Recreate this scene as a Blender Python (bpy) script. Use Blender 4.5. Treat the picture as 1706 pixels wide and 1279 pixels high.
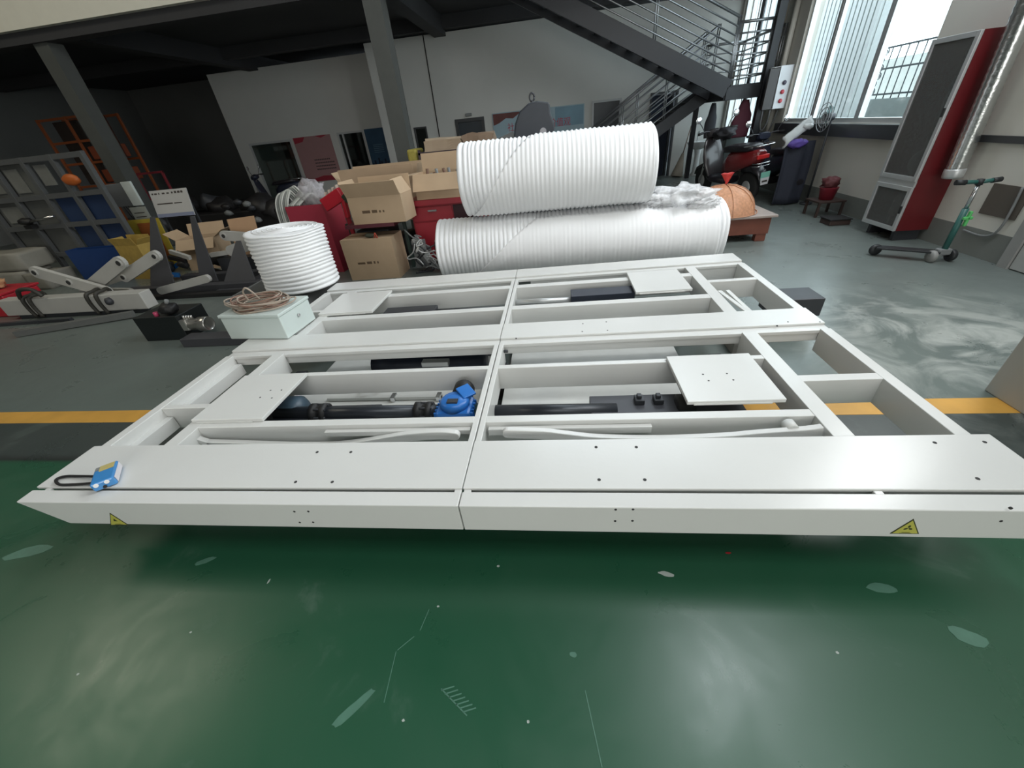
import bpy, bmesh, math, random
from mathutils import Vector, Matrix, Euler, noise
random.seed(7)
S = bpy.context.scene
COL = S.collection
for o in list(bpy.data.objects): bpy.data.objects.remove(o)
V = Vector; PI = math.pi; R = math.radians

# ------------------------------------------------------------------ camera
FPX, CX, CY, H = 640.0, 853.0, 639.5, 1.6
vd = V((925-CX, 200-CY, FPX)).normalized()           # vanishing direction of the depth lines
vv = V((955-CX, 1587-CY, FPX)); vv = (vv - vd*vv.dot(vd)).normalized()   # and of the verticals
vx = vv.cross(vd)
def cam2world(c): return V((vx.dot(c), vd.dot(c), -vv.dot(c)))
c_right, c_up, c_back = cam2world(V((1,0,0))), -cam2world(V((0,1,0))), -cam2world(V((0,0,1)))
cam = bpy.data.objects.new('camera', bpy.data.cameras.new('camera')); COL.objects.link(cam)
M4 = Matrix((c_right, c_up, c_back)).transposed().to_4x4(); M4.translation = V((0,0,H))
cam.matrix_world = M4
cam.data.sensor_width = 36; cam.data.lens = 36*FPX/1706; cam.data.clip_start = .02; cam.data.clip_end = 200
S.camera = cam
# survey helpers: where the sight line through a measured point of the photograph meets a plane of the room
def ray(px, py): return cam2world(V((px-CX, py-CY, FPX)))
def at_z(px, py, z): r = ray(px, py); return V((0,0,H)) + r*((z-H)/r.z)
def at_y(px, py, y): r = ray(px, py); return V((0,0,H)) + r*(y/r.y)
def at_x(px, py, x): r = ray(px, py); return V((0,0,H)) + r*(x/r.x)

# ------------------------------------------------------------------ light
S.view_settings.view_transform = 'Standard'; S.view_settings.look = 'None'
S.view_settings.gamma = 1; S.view_settings.use_curve_mapping = False
S.view_settings.exposure = 0.0
W = bpy.data.worlds.new('sky'); S.world = W; W.use_nodes = True
nt = W.node_tree; bg = nt.nodes['Background']
bg.inputs[0].default_value = (.83, .93, 1, 1); bg.inputs[1].default_value = 5.0
def area(name, loc, sx, sy, power, color, rot=(0,0,0)):
    l = bpy.data.lights.new(name, 'AREA'); l.shape = 'RECTANGLE'; l.size = sx; l.size_y = sy
    l.energy = power; l.color = color
    o = bpy.data.objects.new(name, l); o.location = loc; o.rotation_euler = rot; COL.objects.link(o); return o
ROOF = 7.2
LAMPS = [  # unseen roof lights: location, size, power, colour
    ('unseen_roof_light', (1.2, -1.2, ROOF-.06), 5.6, 2.6, 190, (.97,.99,.98)),  # added overhead fill for the platform
    ('unseen_roof_light', (3.1, 2.75, ROOF-.06), 2.2, 2.2, 190, (.90,.96,1)),
    ('unseen_roof_light', (-9.0, 2.4, ROOF-.06), 2.8, 2.6, 130, (1,.93,.74)),
]
for n, l, a, b, p, c in LAMPS: area(n, l, a, b, p, c)
area('clerestory_daylight', (4.36, 3.95, 4.75), 3.5, 1.9, 190, (.97,.99,1), (0, R(90), 0))   # high strip of windows in the right wall
area('rear_fill', (1.0, -8.95, 2.6), 8.0, 4.4, 440, (1,.99,.95), (R(90), 0, 0))   # unseen light added behind the camera to brighten front faces

# ------------------------------------------------------------------ materials
MATS = {}
def mat(name, col, rough=.5, metal=0, var=.12, scale=6, bump=0, spec=.5, alpha=1, coat=0, emit=0, bscale=None):
    if name in MATS: return MATS[name]
    m = bpy.data.materials.new(name); m.use_nodes = True; n = m.node_tree.nodes; L = m.node_tree.links
    b = n['Principled BSDF']
    tc = n.new('ShaderNodeTexCoord'); nz = n.new('ShaderNodeTexNoise')
    nz.inputs['Scale'].default_value = scale; nz.inputs['Detail'].default_value = 5
    L.new(tc.outputs['Object'], nz.inputs['Vector'])
    mx = n.new('ShaderNodeMix'); mx.data_type = 'RGBA'
    mx.inputs[6].default_value = tuple(c*(1-var) for c in col)+(1,)
    mx.inputs[7].default_value = tuple(min(1, c*(1+var)) for c in col)+(1,)
    L.new(nz.outputs['Fac'], mx.inputs[0]); L.new(mx.outputs[2], b.inputs['Base Color'])
    b.inputs['Roughness'].default_value = rough; b.inputs['Metallic'].default_value = metal
    b.inputs['Specular IOR Level'].default_value = spec; b.inputs['Alpha'].default_value = alpha
    b.inputs['Coat Weight'].default_value = coat
    if bump:
        bp = n.new('ShaderNodeBump'); bp.inputs['Strength'].default_value = bump; bp.inputs['Distance'].default_value = .01
        if bscale:
            n2 = n.new('ShaderNodeTexNoise'); n2.inputs['Scale'].default_value = bscale; L.new(tc.outputs['Object'], n2.inputs['Vector']); L.new(n2.outputs['Fac'], bp.inputs['Height'])
        else: L.new(nz.outputs['Fac'], bp.inputs['Height'])
        L.new(bp.outputs['Normal'], b.inputs['Normal'])
    if emit:
        b.inputs['Emission Color'].default_value = (*col, 1); b.inputs['Emission Strength'].default_value = emit
    MATS[name] = m; return m
def glass(name, tint=(.9,.95,.95), refl=.08):
    if name in MATS: return MATS[name]
    m = bpy.data.materials.new(name); m.use_nodes = True; n = m.node_tree.nodes; L = m.node_tree.links
    n.remove(n['Principled BSDF']); t = n.new('ShaderNodeBsdfTransparent'); g = n.new('ShaderNodeBsdfGlossy')
    t.inputs[0].default_value = (*tint, 1); g.inputs['Roughness'].default_value = .05
    mx = n.new('ShaderNodeMixShader'); mx.inputs[0].default_value = refl
    L.new(t.outputs[0], mx.inputs[1]); L.new(g.outputs[0], mx.inputs[2]); L.new(mx.outputs[0], n['Material Output'].inputs[0])
    MATS[name] = m; return m
def film(name, col, op, rough=.15):
    if name in MATS: return MATS[name]
    m = bpy.data.materials.new(name); m.use_nodes = True; n = m.node_tree.nodes; L = m.node_tree.links
    b = n['Principled BSDF']; b.inputs['Base Color'].default_value = (*col,1); b.inputs['Roughness'].default_value = rough
    tc = n.new('ShaderNodeTexCoord'); nz = n.new('ShaderNodeTexNoise'); nz.inputs['Scale'].default_value = 30; L.new(tc.outputs['Object'], nz.inputs['Vector'])
    mr = n.new('ShaderNodeMapRange'); mr.inputs[3].default_value = op*.6; mr.inputs[4].default_value = min(1, op*1.4)
    L.new(nz.outputs['Fac'], mr.inputs[0]); L.new(mr.outputs[0], b.inputs['Alpha'])
    MATS[name] = m; return m
WHITE = mat('white_paint', (.69,.695,.678), .25, var=.04, scale=3, bump=.03, bscale=40)
WHITE2 = mat('white_paint_worn', (.66,.67,.65), .4, var=.1, scale=9)
DARKST = mat('dark_steel', (.045,.048,.055), .5, metal=.2, var=.2)
STAIRST = mat('stair_steel', (.017,.019,.024), .45, var=.15)
BLACK = mat('black_rubber', (.012,.012,.013), .55)
CHROME = mat('stainless', (.62,.63,.64), .25, metal=1, var=.05)
ALU = mat('aluminium', (.62,.63,.63), .4, metal=.6, var=.06)
KRAFT = mat('kraft_card', (.50,.365,.24), .8, var=.12, scale=4)
KRAFTIN = mat('kraft_inner', (.30,.20,.115), .85, var=.12)
TAPE = mat('packing_tape', (.45,.33,.2), .25, var=.08)
REDP = mat('red_paint', (.30,.018,.03), .4, var=.15)
REDB = mat('bright_red', (.45,.015,.03), .4, var=.1)
BLUEP = mat('blue_paint', (.02,.16,.50), .35, var=.12)
WALLM = mat('wall_plaster', (.60,.60,.57), .8, var=.05, scale=1.5)
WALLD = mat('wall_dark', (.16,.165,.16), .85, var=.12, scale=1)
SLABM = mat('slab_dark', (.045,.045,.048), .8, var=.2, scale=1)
FOAM = mat('foam_white', (.90,.91,.925), .6, var=.04, scale=10, bump=.1, bscale=80)
GREYF = mat('grey_metal', (.21,.22,.22), .5, var=.12)
INK = mat('print_ink', (.06,.05,.045), .8)
ORANGE = mat('orange_paint', (.45,.11,.02), .5, var=.15)
GLASS = glass('window_glass'); 

# ------------------------------------------------------------------ mesh helpers
def NB(): return bmesh.new()
def box(bm, lo, hi, mi=0, M=None):
    x0,y0,z0 = lo; x1,y1,z1 = hi
    vs = [bm.verts.new(p) for p in ((x0,y0,z0),(x1,y0,z0),(x1,y1,z0),(x0,y1,z0),(x0,y0,z1),(x1,y0,z1),(x1,y1,z1),(x0,y1,z1))]
    if M:
        for v in vs: v.co = M @ v.co
    for f in ((0,3,2,1),(4,5,6,7),(0,1,5,4),(1,2,6,5),(2,3,7,6),(3,0,4,7)):
        fc = bm.faces.new([vs[i] for i in f]); fc.material_index = mi
    return vs
def bar(bm, a, b, w, h, up=V((0,0,1)), mi=0):
    """box bar from a to b, w sideways and h along up"""
    a, b = V(a), V(b); d = (b-a); L = d.length; d.normalize()
    s = d.cross(up)
    if s.length < 1e-4: s = d.cross(V((0,1,0)))
    s.normalize(); u = s.cross(d).normalized()
    M = Matrix((s, d, u)).transposed().to_4x4(); M.translation = a
    return box(bm, (-w/2, 0, -h/2), (w/2, L, h/2), mi, M)
def ring(bm, c, d, r, n, ref=None, ry=None):
    d = V(d).normalized(); ref = ref or (V((0,0,1)) if abs(d.z) < .95 else V((1,0,0)))
    s = d.cross(ref).normalized(); u = s.cross(d)
    return [bm.verts.new(V(c) + s*(r*math.cos(2*PI*i/n)) + u*((ry or r)*math.sin(2*PI*i/n))) for i in range(n)]
def skin(bm, rings, cap=True, mi=0, smooth=True):
    n = len(rings[0])
    for a, b in zip(rings, rings[1:]):
        for i in range(n):
            f = bm.faces.new((a[i], a[(i+1)%n], b[(i+1)%n], b[i])); f.smooth = smooth; f.material_index = mi
    if cap:
        f = bm.faces.new(rings[0][::-1]); f.material_index = mi
        f = bm.faces.new(rings[-1]); f.material_index = mi
def tube(bm, pts, r, n=8, mi=0, cap=True):
    pts = [V(p) for p in pts]; rs = r if isinstance(r, (list, tuple)) else [r]*len(pts)
    rings = []; ref = None
    for i, p in enumerate(pts):
        d = (pts[min(i+1, len(pts)-1)] - pts[max(i-1, 0)]).normalized()
        if ref is None: ref = V((0,0,1)) if abs(d.z) < .9 else V((1,0,0))
        s = d.cross(ref)
        if s.length < 1e-3: s = d.cross(V((0,1,0)))
        s.normalize(); ref = s.cross(d).normalized()
        rings.append([bm.verts.new(p + s*(rs[i]*math.cos(2*PI*k/n)) + ref*(rs[i]*math.sin(2*PI*k/n))) for k in range(n)])
    skin(bm, rings, cap, mi)
def cyl(bm, a, b, r, r2=None, n=20, mi=0): tube(bm, [a, b], [r, r if r2 is None else r2], n, mi)
def spline(pts, k=6):
    pts = [V(p) for p in pts]; out = []
    for i in range(len(pts)-1):
        p0, p1, p2, p3 = pts[max(i-1,0)], pts[i], pts[i+1], pts[min(i+2, len(pts)-1)]
        for j in range(k):
            t = j/k
            out.append(.5*((2*p1)+(p2-p0)*t+(2*p0-5*p1+4*p2-p3)*t*t+(3*p1-p0-3*p2+p3)*t**3))
    return out+[pts[-1]]
def lathe(bm, prof, c=(0,0,0), axis='z', n=32, mi=0, cap=True, sx=1, sy=1):
    rings = []
    for r, h in prof:
        L = []
        for i in range(n):
            a = 2*PI*i/n; p = (r*math.cos(a)*sx, r*math.sin(a)*sy, h)
            if axis == 'x': p = (h, p[0], p[1])
            elif axis == 'y': p = (p[0], h, p[1])
            L.append(bm.verts.new(V(c)+V(p)))
        rings.append(L)
    skin(bm, rings, cap, mi)
def prism(bm, poly, ex, mi=0):
    """poly: 3-D points of a planar outline, ex: extrusion vector"""
    a = [bm.verts.new(V(p)) for p in poly]; b = [bm.verts.new(V(p)+V(ex)) for p in poly]; n = len(a)
    f = bm.faces.new(a[::-1]); f.material_index = mi; f = bm.faces.new(b); f.material_index = mi
    for i in range(n):
        f = bm.faces.new((a[i], a[(i+1)%n], b[(i+1)%n], b[i])); f.material_index = mi
def blob(bm, c, r, sub=3, amp=.3, fr=3, seed=0, sc=(1,1,1), flat=None):
    res = bmesh.ops.create_icosphere(bm, subdivisions=sub, radius=1)
    for v in res['verts']:
        p = v.co.copy(); k = 1+amp*noise.noise(p*fr+V((seed,seed*2,seed*3)))+amp*.5*noise.noise(p*fr*2.7+V((seed,1,9)))
        q = V((p.x*sc[0], p.y*sc[1], p.z*sc[2]))*(r*k) + V(c)
        if flat is not None and q.z < flat: q.z = flat
        v.co = q
    for v in res['verts']:
        for f in v.link_faces: f.smooth = True
def obj(name, bm, m, parent=None, bevel=0, smooth=False):
    bmesh.ops.recalc_face_normals(bm, faces=bm.faces)
    if parent is not None:
        off = V((0,0,0)); q = parent
        while q is not None: off += q.location; q = q.parent
        bmesh.ops.translate(bm, verts=bm.verts, vec=-off)
    me = bpy.data.meshes.new(name)
    if smooth:
        for f in bm.faces: f.smooth = True
    bm.to_mesh(me); bm.free()
    for x in (m if isinstance(m, (list, tuple)) else [m]): me.materials.append(x)
    o = bpy.data.objects.new(name, me); COL.objects.link(o)
    if parent is not None: o.parent = parent
    if bevel:
        b = o.modifiers.new('bevel', 'BEVEL'); b.width = bevel; b.segments = 2; b.limit_method = 'ANGLE'; b.angle_limit = R(40)
    return o
def tag(o, label, cat, group=None):
    o['label'] = label; o['category'] = cat
    if group: o['group'] = group
    return o
def thing(name, label, cat, loc=(0,0,0), group=None):
    o = bpy.data.objects.new(name, None); COL.objects.link(o); o.location = loc; o.empty_display_size = .1
    return tag(o, label, cat, group)
def structure(name, bm, m, parent=None, **k):
    o = obj(name, bm, m, parent, **k)
    if parent is None: o['kind'] = 'structure'
    return o
def bx(name, lo, hi, m, parent=None, bevel=0, M=None):
    bm = NB(); box(bm, lo, hi, 0, M); return obj(name, bm, m, parent, bevel)
def sbx(name, lo, hi, m, parent=None, bevel=0):
    bm = NB(); box(bm, lo, hi); return structure(name, bm, m, parent, bevel=bevel)
def text(name, body, size, M, m, parent, extrude=.0005, align='CENTER'):
    cu = bpy.data.curves.new(name, 'FONT'); cu.body = body; cu.size = size; cu.extrude = extrude; cu.align_x = align; cu.align_y = 'CENTER'
    t = bpy.data.objects.new(name, cu); COL.objects.link(t); bpy.context.view_layer.update()
    me = bpy.data.meshes.new_from_object(t.evaluated_get(bpy.context.evaluated_depsgraph_get()))
    bpy.data.objects.remove(t); bpy.data.curves.remove(cu)
    me.transform(M); off = V((0,0,0)); q = parent
    while q is not None: off += q.location; q = q.parent
    me.transform(Matrix.Translation(-off)); me.materials.clear(); me.materials.append(m)
    o = bpy.data.objects.new(name, me); COL.objects.link(o); o.parent = parent; return o
FACE_S = Matrix.Rotation(R(90), 4, 'X')                # text that faces the camera side (-Y)
def at(p, rot=FACE_S, s=(1,1,1)): return Matrix.Translation(V(p)) @ rot @ Matrix.Diagonal((*s, 1))
def copy_tree(o, parent=None):
    c = o.copy(); COL.objects.link(c)
    if parent is not None: c.parent = parent
    for ch in list(o.children): copy_tree(ch, c)
    return c

# ================================================================== THE SETTING
XW = 4.4
# --- floor: green epoxy in front of the yellow line, greyer and dustier behind, worn patches
fm = bpy.data.materials.new('epoxy_floor'); fm.use_nodes = True; n = fm.node_tree.nodes; L = fm.node_tree.links; b = n['Principled BSDF']
tc = n.new('ShaderNodeTexCoord'); sp = n.new('ShaderNodeSeparateXYZ'); L.new(tc.outputs['Object'], sp.inputs[0])
def nz_(scale, detail=6, rough=.6, dist=0):
    q = n.new('ShaderNodeTexNoise'); q.inputs['Scale'].default_value = scale; q.inputs['Detail'].default_value = detail
    q.inputs['Roughness'].default_value = rough; q.inputs['Distortion'].default_value = dist; L.new(tc.outputs['Object'], q.inputs['Vector']); return q
def ramp(src, stops, interp='LINEAR'):
    r = n.new('ShaderNodeValToRGB'); r.color_ramp.interpolation = interp
    e = r.color_ramp.elements
    e[0].position, e[0].color = stops[0][0], (*stops[0][1], 1); e[1].position, e[1].color = stops[1][0], (*stops[1][1], 1)
    for p, c in stops[2:]: q = e.new(p); q.color = (*c, 1)
    L.new(src, r.inputs[0]); return r
def mixc(fac, a, bb, mode='MIX'):
    q = n.new('ShaderNodeMix'); q.data_type = 'RGBA'; q.blend_type = mode
    for s, i in ((fac, 0), (a, 6), (bb, 7)):
        if isinstance(s, float): q.inputs[i].default_value = s
        elif isinstance(s, tuple): q.inputs[i].default_value = (*s, 1)
        else: L.new(s, q.inputs[i])
    return q.outputs[2]
mr = n.new('ShaderNodeMapRange'); mr.inputs[1].default_value = 0; mr.inputs[2].default_value = 4; L.new(sp.outputs['Y'], mr.inputs[0])
zone = ramp(mr.outputs[0], [(0, (.016,.086,.044)), (.385, (.016,.086,.044)), (.39, (.02,.024,.024)), (.405, (.045,.058,.055)), (.487, (.045,.058,.055)), (.50, (.125,.155,.142)), (1, (.15,.175,.165))])
tone = nz_(.7, 4); stain = nz_(2.2, 8, .65, .6); fine = nz_(14, 6)
c1 = mixc(tone.outputs['Fac'], zone.outputs[0], (.8,.95,.9), 'OVERLAY') if False else zone.outputs[0]
wear = ramp(stain.outputs['Fac'], [(.60, (0,0,0)), (.74, (.34,.34,.34))])
c2 = mixc(wear.outputs[0], c1, (.16,.22,.19))
vor = n.new('ShaderNodeTexVoronoi'); vor.inputs['Scale'].default_value = 5; L.new(tc.outputs['Object'], vor.inputs['Vector'])
spk = ramp(vor.outputs['Distance'], [(.0, (1,1,1)), (.045, (0,0,0))])
gate = ramp(fine.outputs['Fac'], [(.55, (0,0,0)), (.62, (.7,.7,.7))])
spots = mixc(1.0, spk.outputs[0], gate.outputs[0], 'MULTIPLY')
c3 = mixc(spots, c2, (.30,.36,.33))
vm = n.new('ShaderNodeVectorMath'); vm.operation = 'DISTANCE'; vm.inputs[1].default_value = (2.95, 2.75, 0); L.new(tc.outputs['Object'], vm.inputs[0])   # bright door reflection and dried streaks, painted into the floor colour
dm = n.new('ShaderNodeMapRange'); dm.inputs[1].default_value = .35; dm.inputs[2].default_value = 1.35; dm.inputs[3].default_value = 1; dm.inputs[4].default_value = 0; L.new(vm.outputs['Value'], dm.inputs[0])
refl_streak = ramp(nz_(1.7, 7, .6, 2.2).outputs['Fac'], [(.42, (0,0,0)), (.62, (.9,.9,.9))])
ms = n.new('ShaderNodeMath'); ms.operation = 'MULTIPLY'; L.new(dm.outputs[0], ms.inputs[0]); L.new(refl_streak.outputs[0], ms.inputs[1])
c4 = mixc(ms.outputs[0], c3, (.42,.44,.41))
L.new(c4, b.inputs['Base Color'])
rr = ramp(stain.outputs['Fac'], [(.3, (.24,.24,.24)), (.75, (.42,.42,.42))]); L.new(rr.outputs[0], b.inputs['Roughness'])
bp = n.new('ShaderNodeBump'); bp.inputs['Strength'].default_value = .12; bp.inputs['Distance'].default_value = .004
L.new(nz_(9, 5).outputs['Fac'], bp.inputs['Height']); L.new(bp.outputs['Normal'], b.inputs['Normal'])
b.inputs['Specular IOR Level'].default_value = .6
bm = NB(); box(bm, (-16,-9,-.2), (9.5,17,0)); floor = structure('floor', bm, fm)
YEL = mat('floor_yellow', (.62,.33,.06), .4, var=.25, scale=5)
for x0, x1 in ((-16, XW),):
    bm = NB(); box(bm, (x0,1.955,0), (x1,2.10,.0015)); structure('trim_1', bm, YEL)
SCUFF = mat('scuffed_paint', (.085,.20,.145), .35, var=.2, scale=30); PALE = mat('pale_spill', (.40,.45,.42), .4, var=.2, scale=30)
def scuff(px, py, w, h, ang, m=SCUFF, nn=14, seed=1):
    c = at_z(px, py, 0); bm = NB(); poly = []
    for i in range(nn):
        a = 2*PI*i/nn; k = 1+.35*noise.noise(V((math.cos(a)*1.5, math.sin(a)*1.5, seed*3.7)))
        x, y = w*k*math.cos(a), h*k*math.sin(a)
        poly.append((c.x+x*math.cos(ang)-y*math.sin(ang), c.y+x*math.sin(ang)+y*math.cos(ang), .0004))
    prism(bm, poly, (0,0,.0008)); return obj('scuff_mark', bm, m, floor)
scuff(590,1178,.075,.017,R(48),seed=2); scuff(1612,1060,.05,.03,R(-20),seed=3); scuff(1110,956,.03,.009,R(-12),PALE,seed=4); scuff(45,920,.12,.03,R(18),seed=5)
scuff(340,935,.05,.013,R(25),seed=6); scuff(1470,980,.05,.02,0,seed=7); scuff(955,1090,.012,.010,0,seed=8); scuff(830,943,.006,.005,0,PALE,seed=9); scuff(448,968,.004,.012,0,PALE,seed=10); scuff(1213,921,.012,.004,0,REDB,seed=11)
for i,(a,b_) in enumerate(((730,1010),(318,1053),(130,1123),(880,1202),(1395,1087),(672,1200))): scuff(a,b_,.005,.004,0,PALE,seed=20+i)
for k in range(7):                                   # the zig-zag sole print left of the middle
    a = at_z(735+k*6, 1150+k*6, 0); b_ = at_z(752+k*6+5, 1147+k*6-4, 0); bm = NB(); bar(bm, a+V((0,0,.0008)), b_+V((0,0,.0008)), .004, .0008); obj('scuff_mark', bm, SCUFF, floor)
bm = NB(); bar(bm, at_z(735,1147,0)+V((0,0,.0008)), at_z(778,1192,0)+V((0,0,.0008)), .004, .0008); obj('scuff_mark', bm, SCUFF, floor)
for a, b_ in (((660,1085),(640,1170)),((690,1060),(662,1083)),((975,1150),(1003,1278)),((715,1015),(700,1050))):
    bm = NB(); bar(bm, at_z(*a,0)+V((0,0,.0008)), at_z(*b_,0)+V((0,0,.0008)), .003, .0008); obj('scuff_mark', bm, SCUFF, floor)

# --- hall shell (partly behind the photographer)
ROOFM = mat('roof_sheet', (.10,.105,.11), .7)
sbx('ceiling', (-16,-9,ROOF), (9.5,8,ROOF+.2), ROOFM)
sbx('wall_rear', (-16,-9.2,0), (XW+.2,-9,ROOF), WALLD)
for i, (lo, hi) in enumerate((((-3.2,-9,.3),(-3,-8.9,4.9)),((5.0,-9,.3),(5.2,-8.9,4.9)),((-3.2,-9,4.9),(5.2,-8.9,5.1)))): sbx('trim_%d' % (30+i), lo, hi, GREYF)  # frame around the added rear fill light
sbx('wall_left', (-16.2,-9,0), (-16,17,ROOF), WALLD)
for i, (nm, l, a, b_, p, c) in enumerate(LAMPS):
    bm = NB(); x, y, z = l
    for lo, hi in (((x-a/2-.1,y-b_/2-.1,ROOF-.12),(x-a/2,y+b_/2+.1,ROOF)), ((x+a/2,y-b_/2-.1,ROOF-.12),(x+a/2+.1,y+b_/2+.1,ROOF)), ((x-a/2,y-b_/2-.1,ROOF-.12),(x+a/2,y-b_/2,ROOF)), ((x-a/2,y+b_/2,ROOF-.12),(x+a/2,y+b_/2+.1,ROOF))): box(bm, lo, hi)
    structure('trim_%d' % (4+i), bm, GREYF)
# mezzanine
FAS = mat('fascia_cream', (.84,.82,.72), .7, var=.04)
sbx('wall_mezzanine', (-16,7.9,3.66), (-.9,8.0,ROOF), FAS)
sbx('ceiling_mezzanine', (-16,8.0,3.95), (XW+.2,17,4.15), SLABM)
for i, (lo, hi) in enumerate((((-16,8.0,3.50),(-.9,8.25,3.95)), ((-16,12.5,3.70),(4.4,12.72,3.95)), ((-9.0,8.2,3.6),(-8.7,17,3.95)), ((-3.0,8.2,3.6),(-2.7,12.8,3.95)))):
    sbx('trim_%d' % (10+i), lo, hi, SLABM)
# far walls under the mezzanine
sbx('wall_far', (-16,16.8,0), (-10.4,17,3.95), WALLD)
bm = NB(); box(bm, (-10.4,14.02,0), (-10.28,17,3.66)); structure('wall_office_side', bm, WALLM)
# office front, recessed section with openings for four panes
def wall_with_holes(name, x0, x1, z1, y, holes, m, t=.12, z0=0):
    bm = NB(); xs = sorted({x0, x1, *[h[0] for h in holes], *[h[1] for h in holes]}); zs = sorted({z0, z1, *[h[2] for h in holes], *[h[3] for h in holes]})
    for a, b_ in zip(xs, xs[1:]):
        for c, d in zip(zs, zs[1:]):
            mx_, mz = (a+b_)/2, (c+d)/2
            if any(h[0] < mx_ < h[1] and h[2] < mz < h[3] for h in holes): continue
            box(bm, (a,y,c), (b_,y+t,d))
    bmesh.ops.remove_doubles(bm, verts=bm.verts, dist=1e-5)
    return structure(name, bm, m)
oh = [(-9.95,-8.45,.05,1.85), (-6.86,-5.98,.80,1.88)]
wall_with_holes('wall_office', -10.4, -4.9, 3.66, 13.9, oh, WALLM)
wall_with_holes('wall_back', -4.9, XW+.1, 3.68, 12.8, [(-2.78,-1.95,.0,1.86), (.98,1.75,0,1.93), (2.48,3.18,0,1.96), (-4.0,-3.62,.9,1.78)], WALLM)
bm = NB(); box(bm, (-4.9,12.92,0), (-4.78,13.9,3.68)); structure('wall_office_return', bm, WALLM)
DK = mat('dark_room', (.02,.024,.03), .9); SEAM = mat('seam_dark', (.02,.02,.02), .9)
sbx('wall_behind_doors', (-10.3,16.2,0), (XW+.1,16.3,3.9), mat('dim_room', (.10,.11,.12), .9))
sbx('trim_20', (-3.30,12.785,1.5), (-3.275,12.80,3.68), SEAM)
FRAME = mat('frame_grey', (.46,.47,.47), .45, var=.06); DKF = mat('frame_dark', (.05,.052,.055), .5)
def frame(name, axis, p, u0, u1, z0, z1, w, d, m, parent, sill=True, mull=()):
    bm = NB()
    def add(a0, a1, c0, c1):
        if axis == 'y': box(bm, (a0, p-d/2, c0), (a1, p+d/2, c1))
        else: box(bm, (p-d/2, a0, c0), (p+d/2, a1, c1))
    add(u0,u0+w,z0,z1); add(u1-w,u1,z0,z1); add(u0+w,u1-w,z1-w,z1)
    if sill: add(u0+w,u1-w,z0,z0+w)
    for q in mull: add(q-w/2,q+w/2,z0+w,z1-w)
    return structure(name, bm, m, parent)
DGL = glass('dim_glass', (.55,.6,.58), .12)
w2 = frame('window_2', 'y', 13.95, -9.95,-8.45,.05,1.85,.06,.08,FRAME,None); bx('window_pane', (-9.89,13.94,.11), (-8.51,13.95,1.79), DGL, w2)
w3 = frame('window_3', 'y', 13.95, -6.86,-5.98,.80,1.88,.05,.08,FRAME,None,mull=(-6.68,)); bx('window_pane', (-6.81,13.94,.85), (-6.03,13.95,1.83), DGL, w3)
w4 = frame('window_4', 'y', 12.83, -4.0,-3.62,.9,1.78,.04,.08,DKF,None); bx('window_pane', (-3.96,12.83,.94), (-3.66,12.84,1.74), DGL, w4)
d1 = frame('door_1', 'y', 12.84, -2.78,-1.95,0,1.86,.08,.12,DKF,None,False); bx('door_leaf', (-2.70,12.85,.01), (-2.03,12.89,1.78), mat('door_navy', (.03,.04,.05), .4), d1)
d2 = frame('door_2', 'y', 12.84, .98,1.75,0,1.93,.05,.12,FRAME,None,False); bx('door_leaf', (1.03,12.85,.01), (1.70,12.89,1.88), MATS['door_navy'], d2)
d3 = frame('door_3', 'y', 12.84, 2.48,3.18,0,1.96,.05,.12,DKF,None,False)
bx('door_leaf', (3.05,12.86,.01), (3.10,13.5,1.9), MATS['door_navy'], d3)
bx('curtain', (2.55,13.0,.0), (3.04,13.03,1.9), mat('navy_curtain', (.02,.028,.05), .8), d3)

# --- right wall with window and upper window
zt = ROOF
bm = NB(); WR = [(6.35,9.55,1.17,4.3), (10.45,12.7,.55,3.6)]
ys = sorted({-9.0, 12.9, *[h[0] for h in WR], *[h[1] for h in WR]}); zs = sorted({0, zt, *[h[2] for h in WR], *[h[3] for h in WR]})
for a, b_ in zip(ys, ys[1:]):
    for c, d in zip(zs, zs[1:]):
        if any(h[0] < (a+b_)/2 < h[1] and h[2] < (c+d)/2 < h[3] for h in WR): continue
        box(bm, (XW,a,c), (XW+.22,b_,d))
bmesh.ops.remove_doubles(bm, verts=bm.verts, dist=1e-5)
WALLR = mat('wall_right_plaster', (.64,.62,.56), .75, var=.06, scale=1.2)
structure('wall_right', bm, WALLR)
bm = NB(); box(bm, (XW-.006,-9,0), (XW,12.8,.26)); structure('baseboard_right', bm, mat('dado_green_grey', (.20,.21,.195), .6, var=.1))
bm = NB(); box(bm, (XW-.03,2,1.02), (XW,6.0,1.08)); structure('trim_2', bm, DKF)
bm = NB(); box(bm, (XW-.10,5.9,1.0), (XW+.02,9.6,1.165)); structure('trim_3', bm, mat('sill_dark', (.045,.05,.055), .3))
w1 = frame('window_1', 'x', XW+.08, 6.35,9.55,1.17,4.3,.06,.08,ALU,None,mull=(7.38,8.65))
bx('window_pane', (XW+.09,6.41,1.23), (XW+.10,7.35,4.24), GLASS, w1)
FROST = glass('streaked_glass', (.95,.98,.98), .06)
bx('window_pane', (XW+.07,7.41,1.23), (XW+.08,8.62,4.24), FROST, w1); bx('window_pane', (XW+.09,8.68,1.23), (XW+.10,9.49,4.24), FROST, w1)
for y0 in (7.44, 8.6):                                # inner sash rails
    bx('sash', (XW+.045,y0-.02,1.23), (XW+.075,y0+.02,4.24), ALU, w1)
w5 = frame('window_5', 'x', XW-.02, 2.92,4.98,2.92,6.58,.06,.1,ALU,None)
w6 = frame('window_6', 'x', XW+.08, 10.45,12.7,.55,3.6,.06,.08,ALU,None,mull=(10.95,11.35,11.9,12.3)); bx('window_pane', (XW+.08,10.51,.61), (XW+.09,12.64,3.54), FROST, w6)
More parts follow.
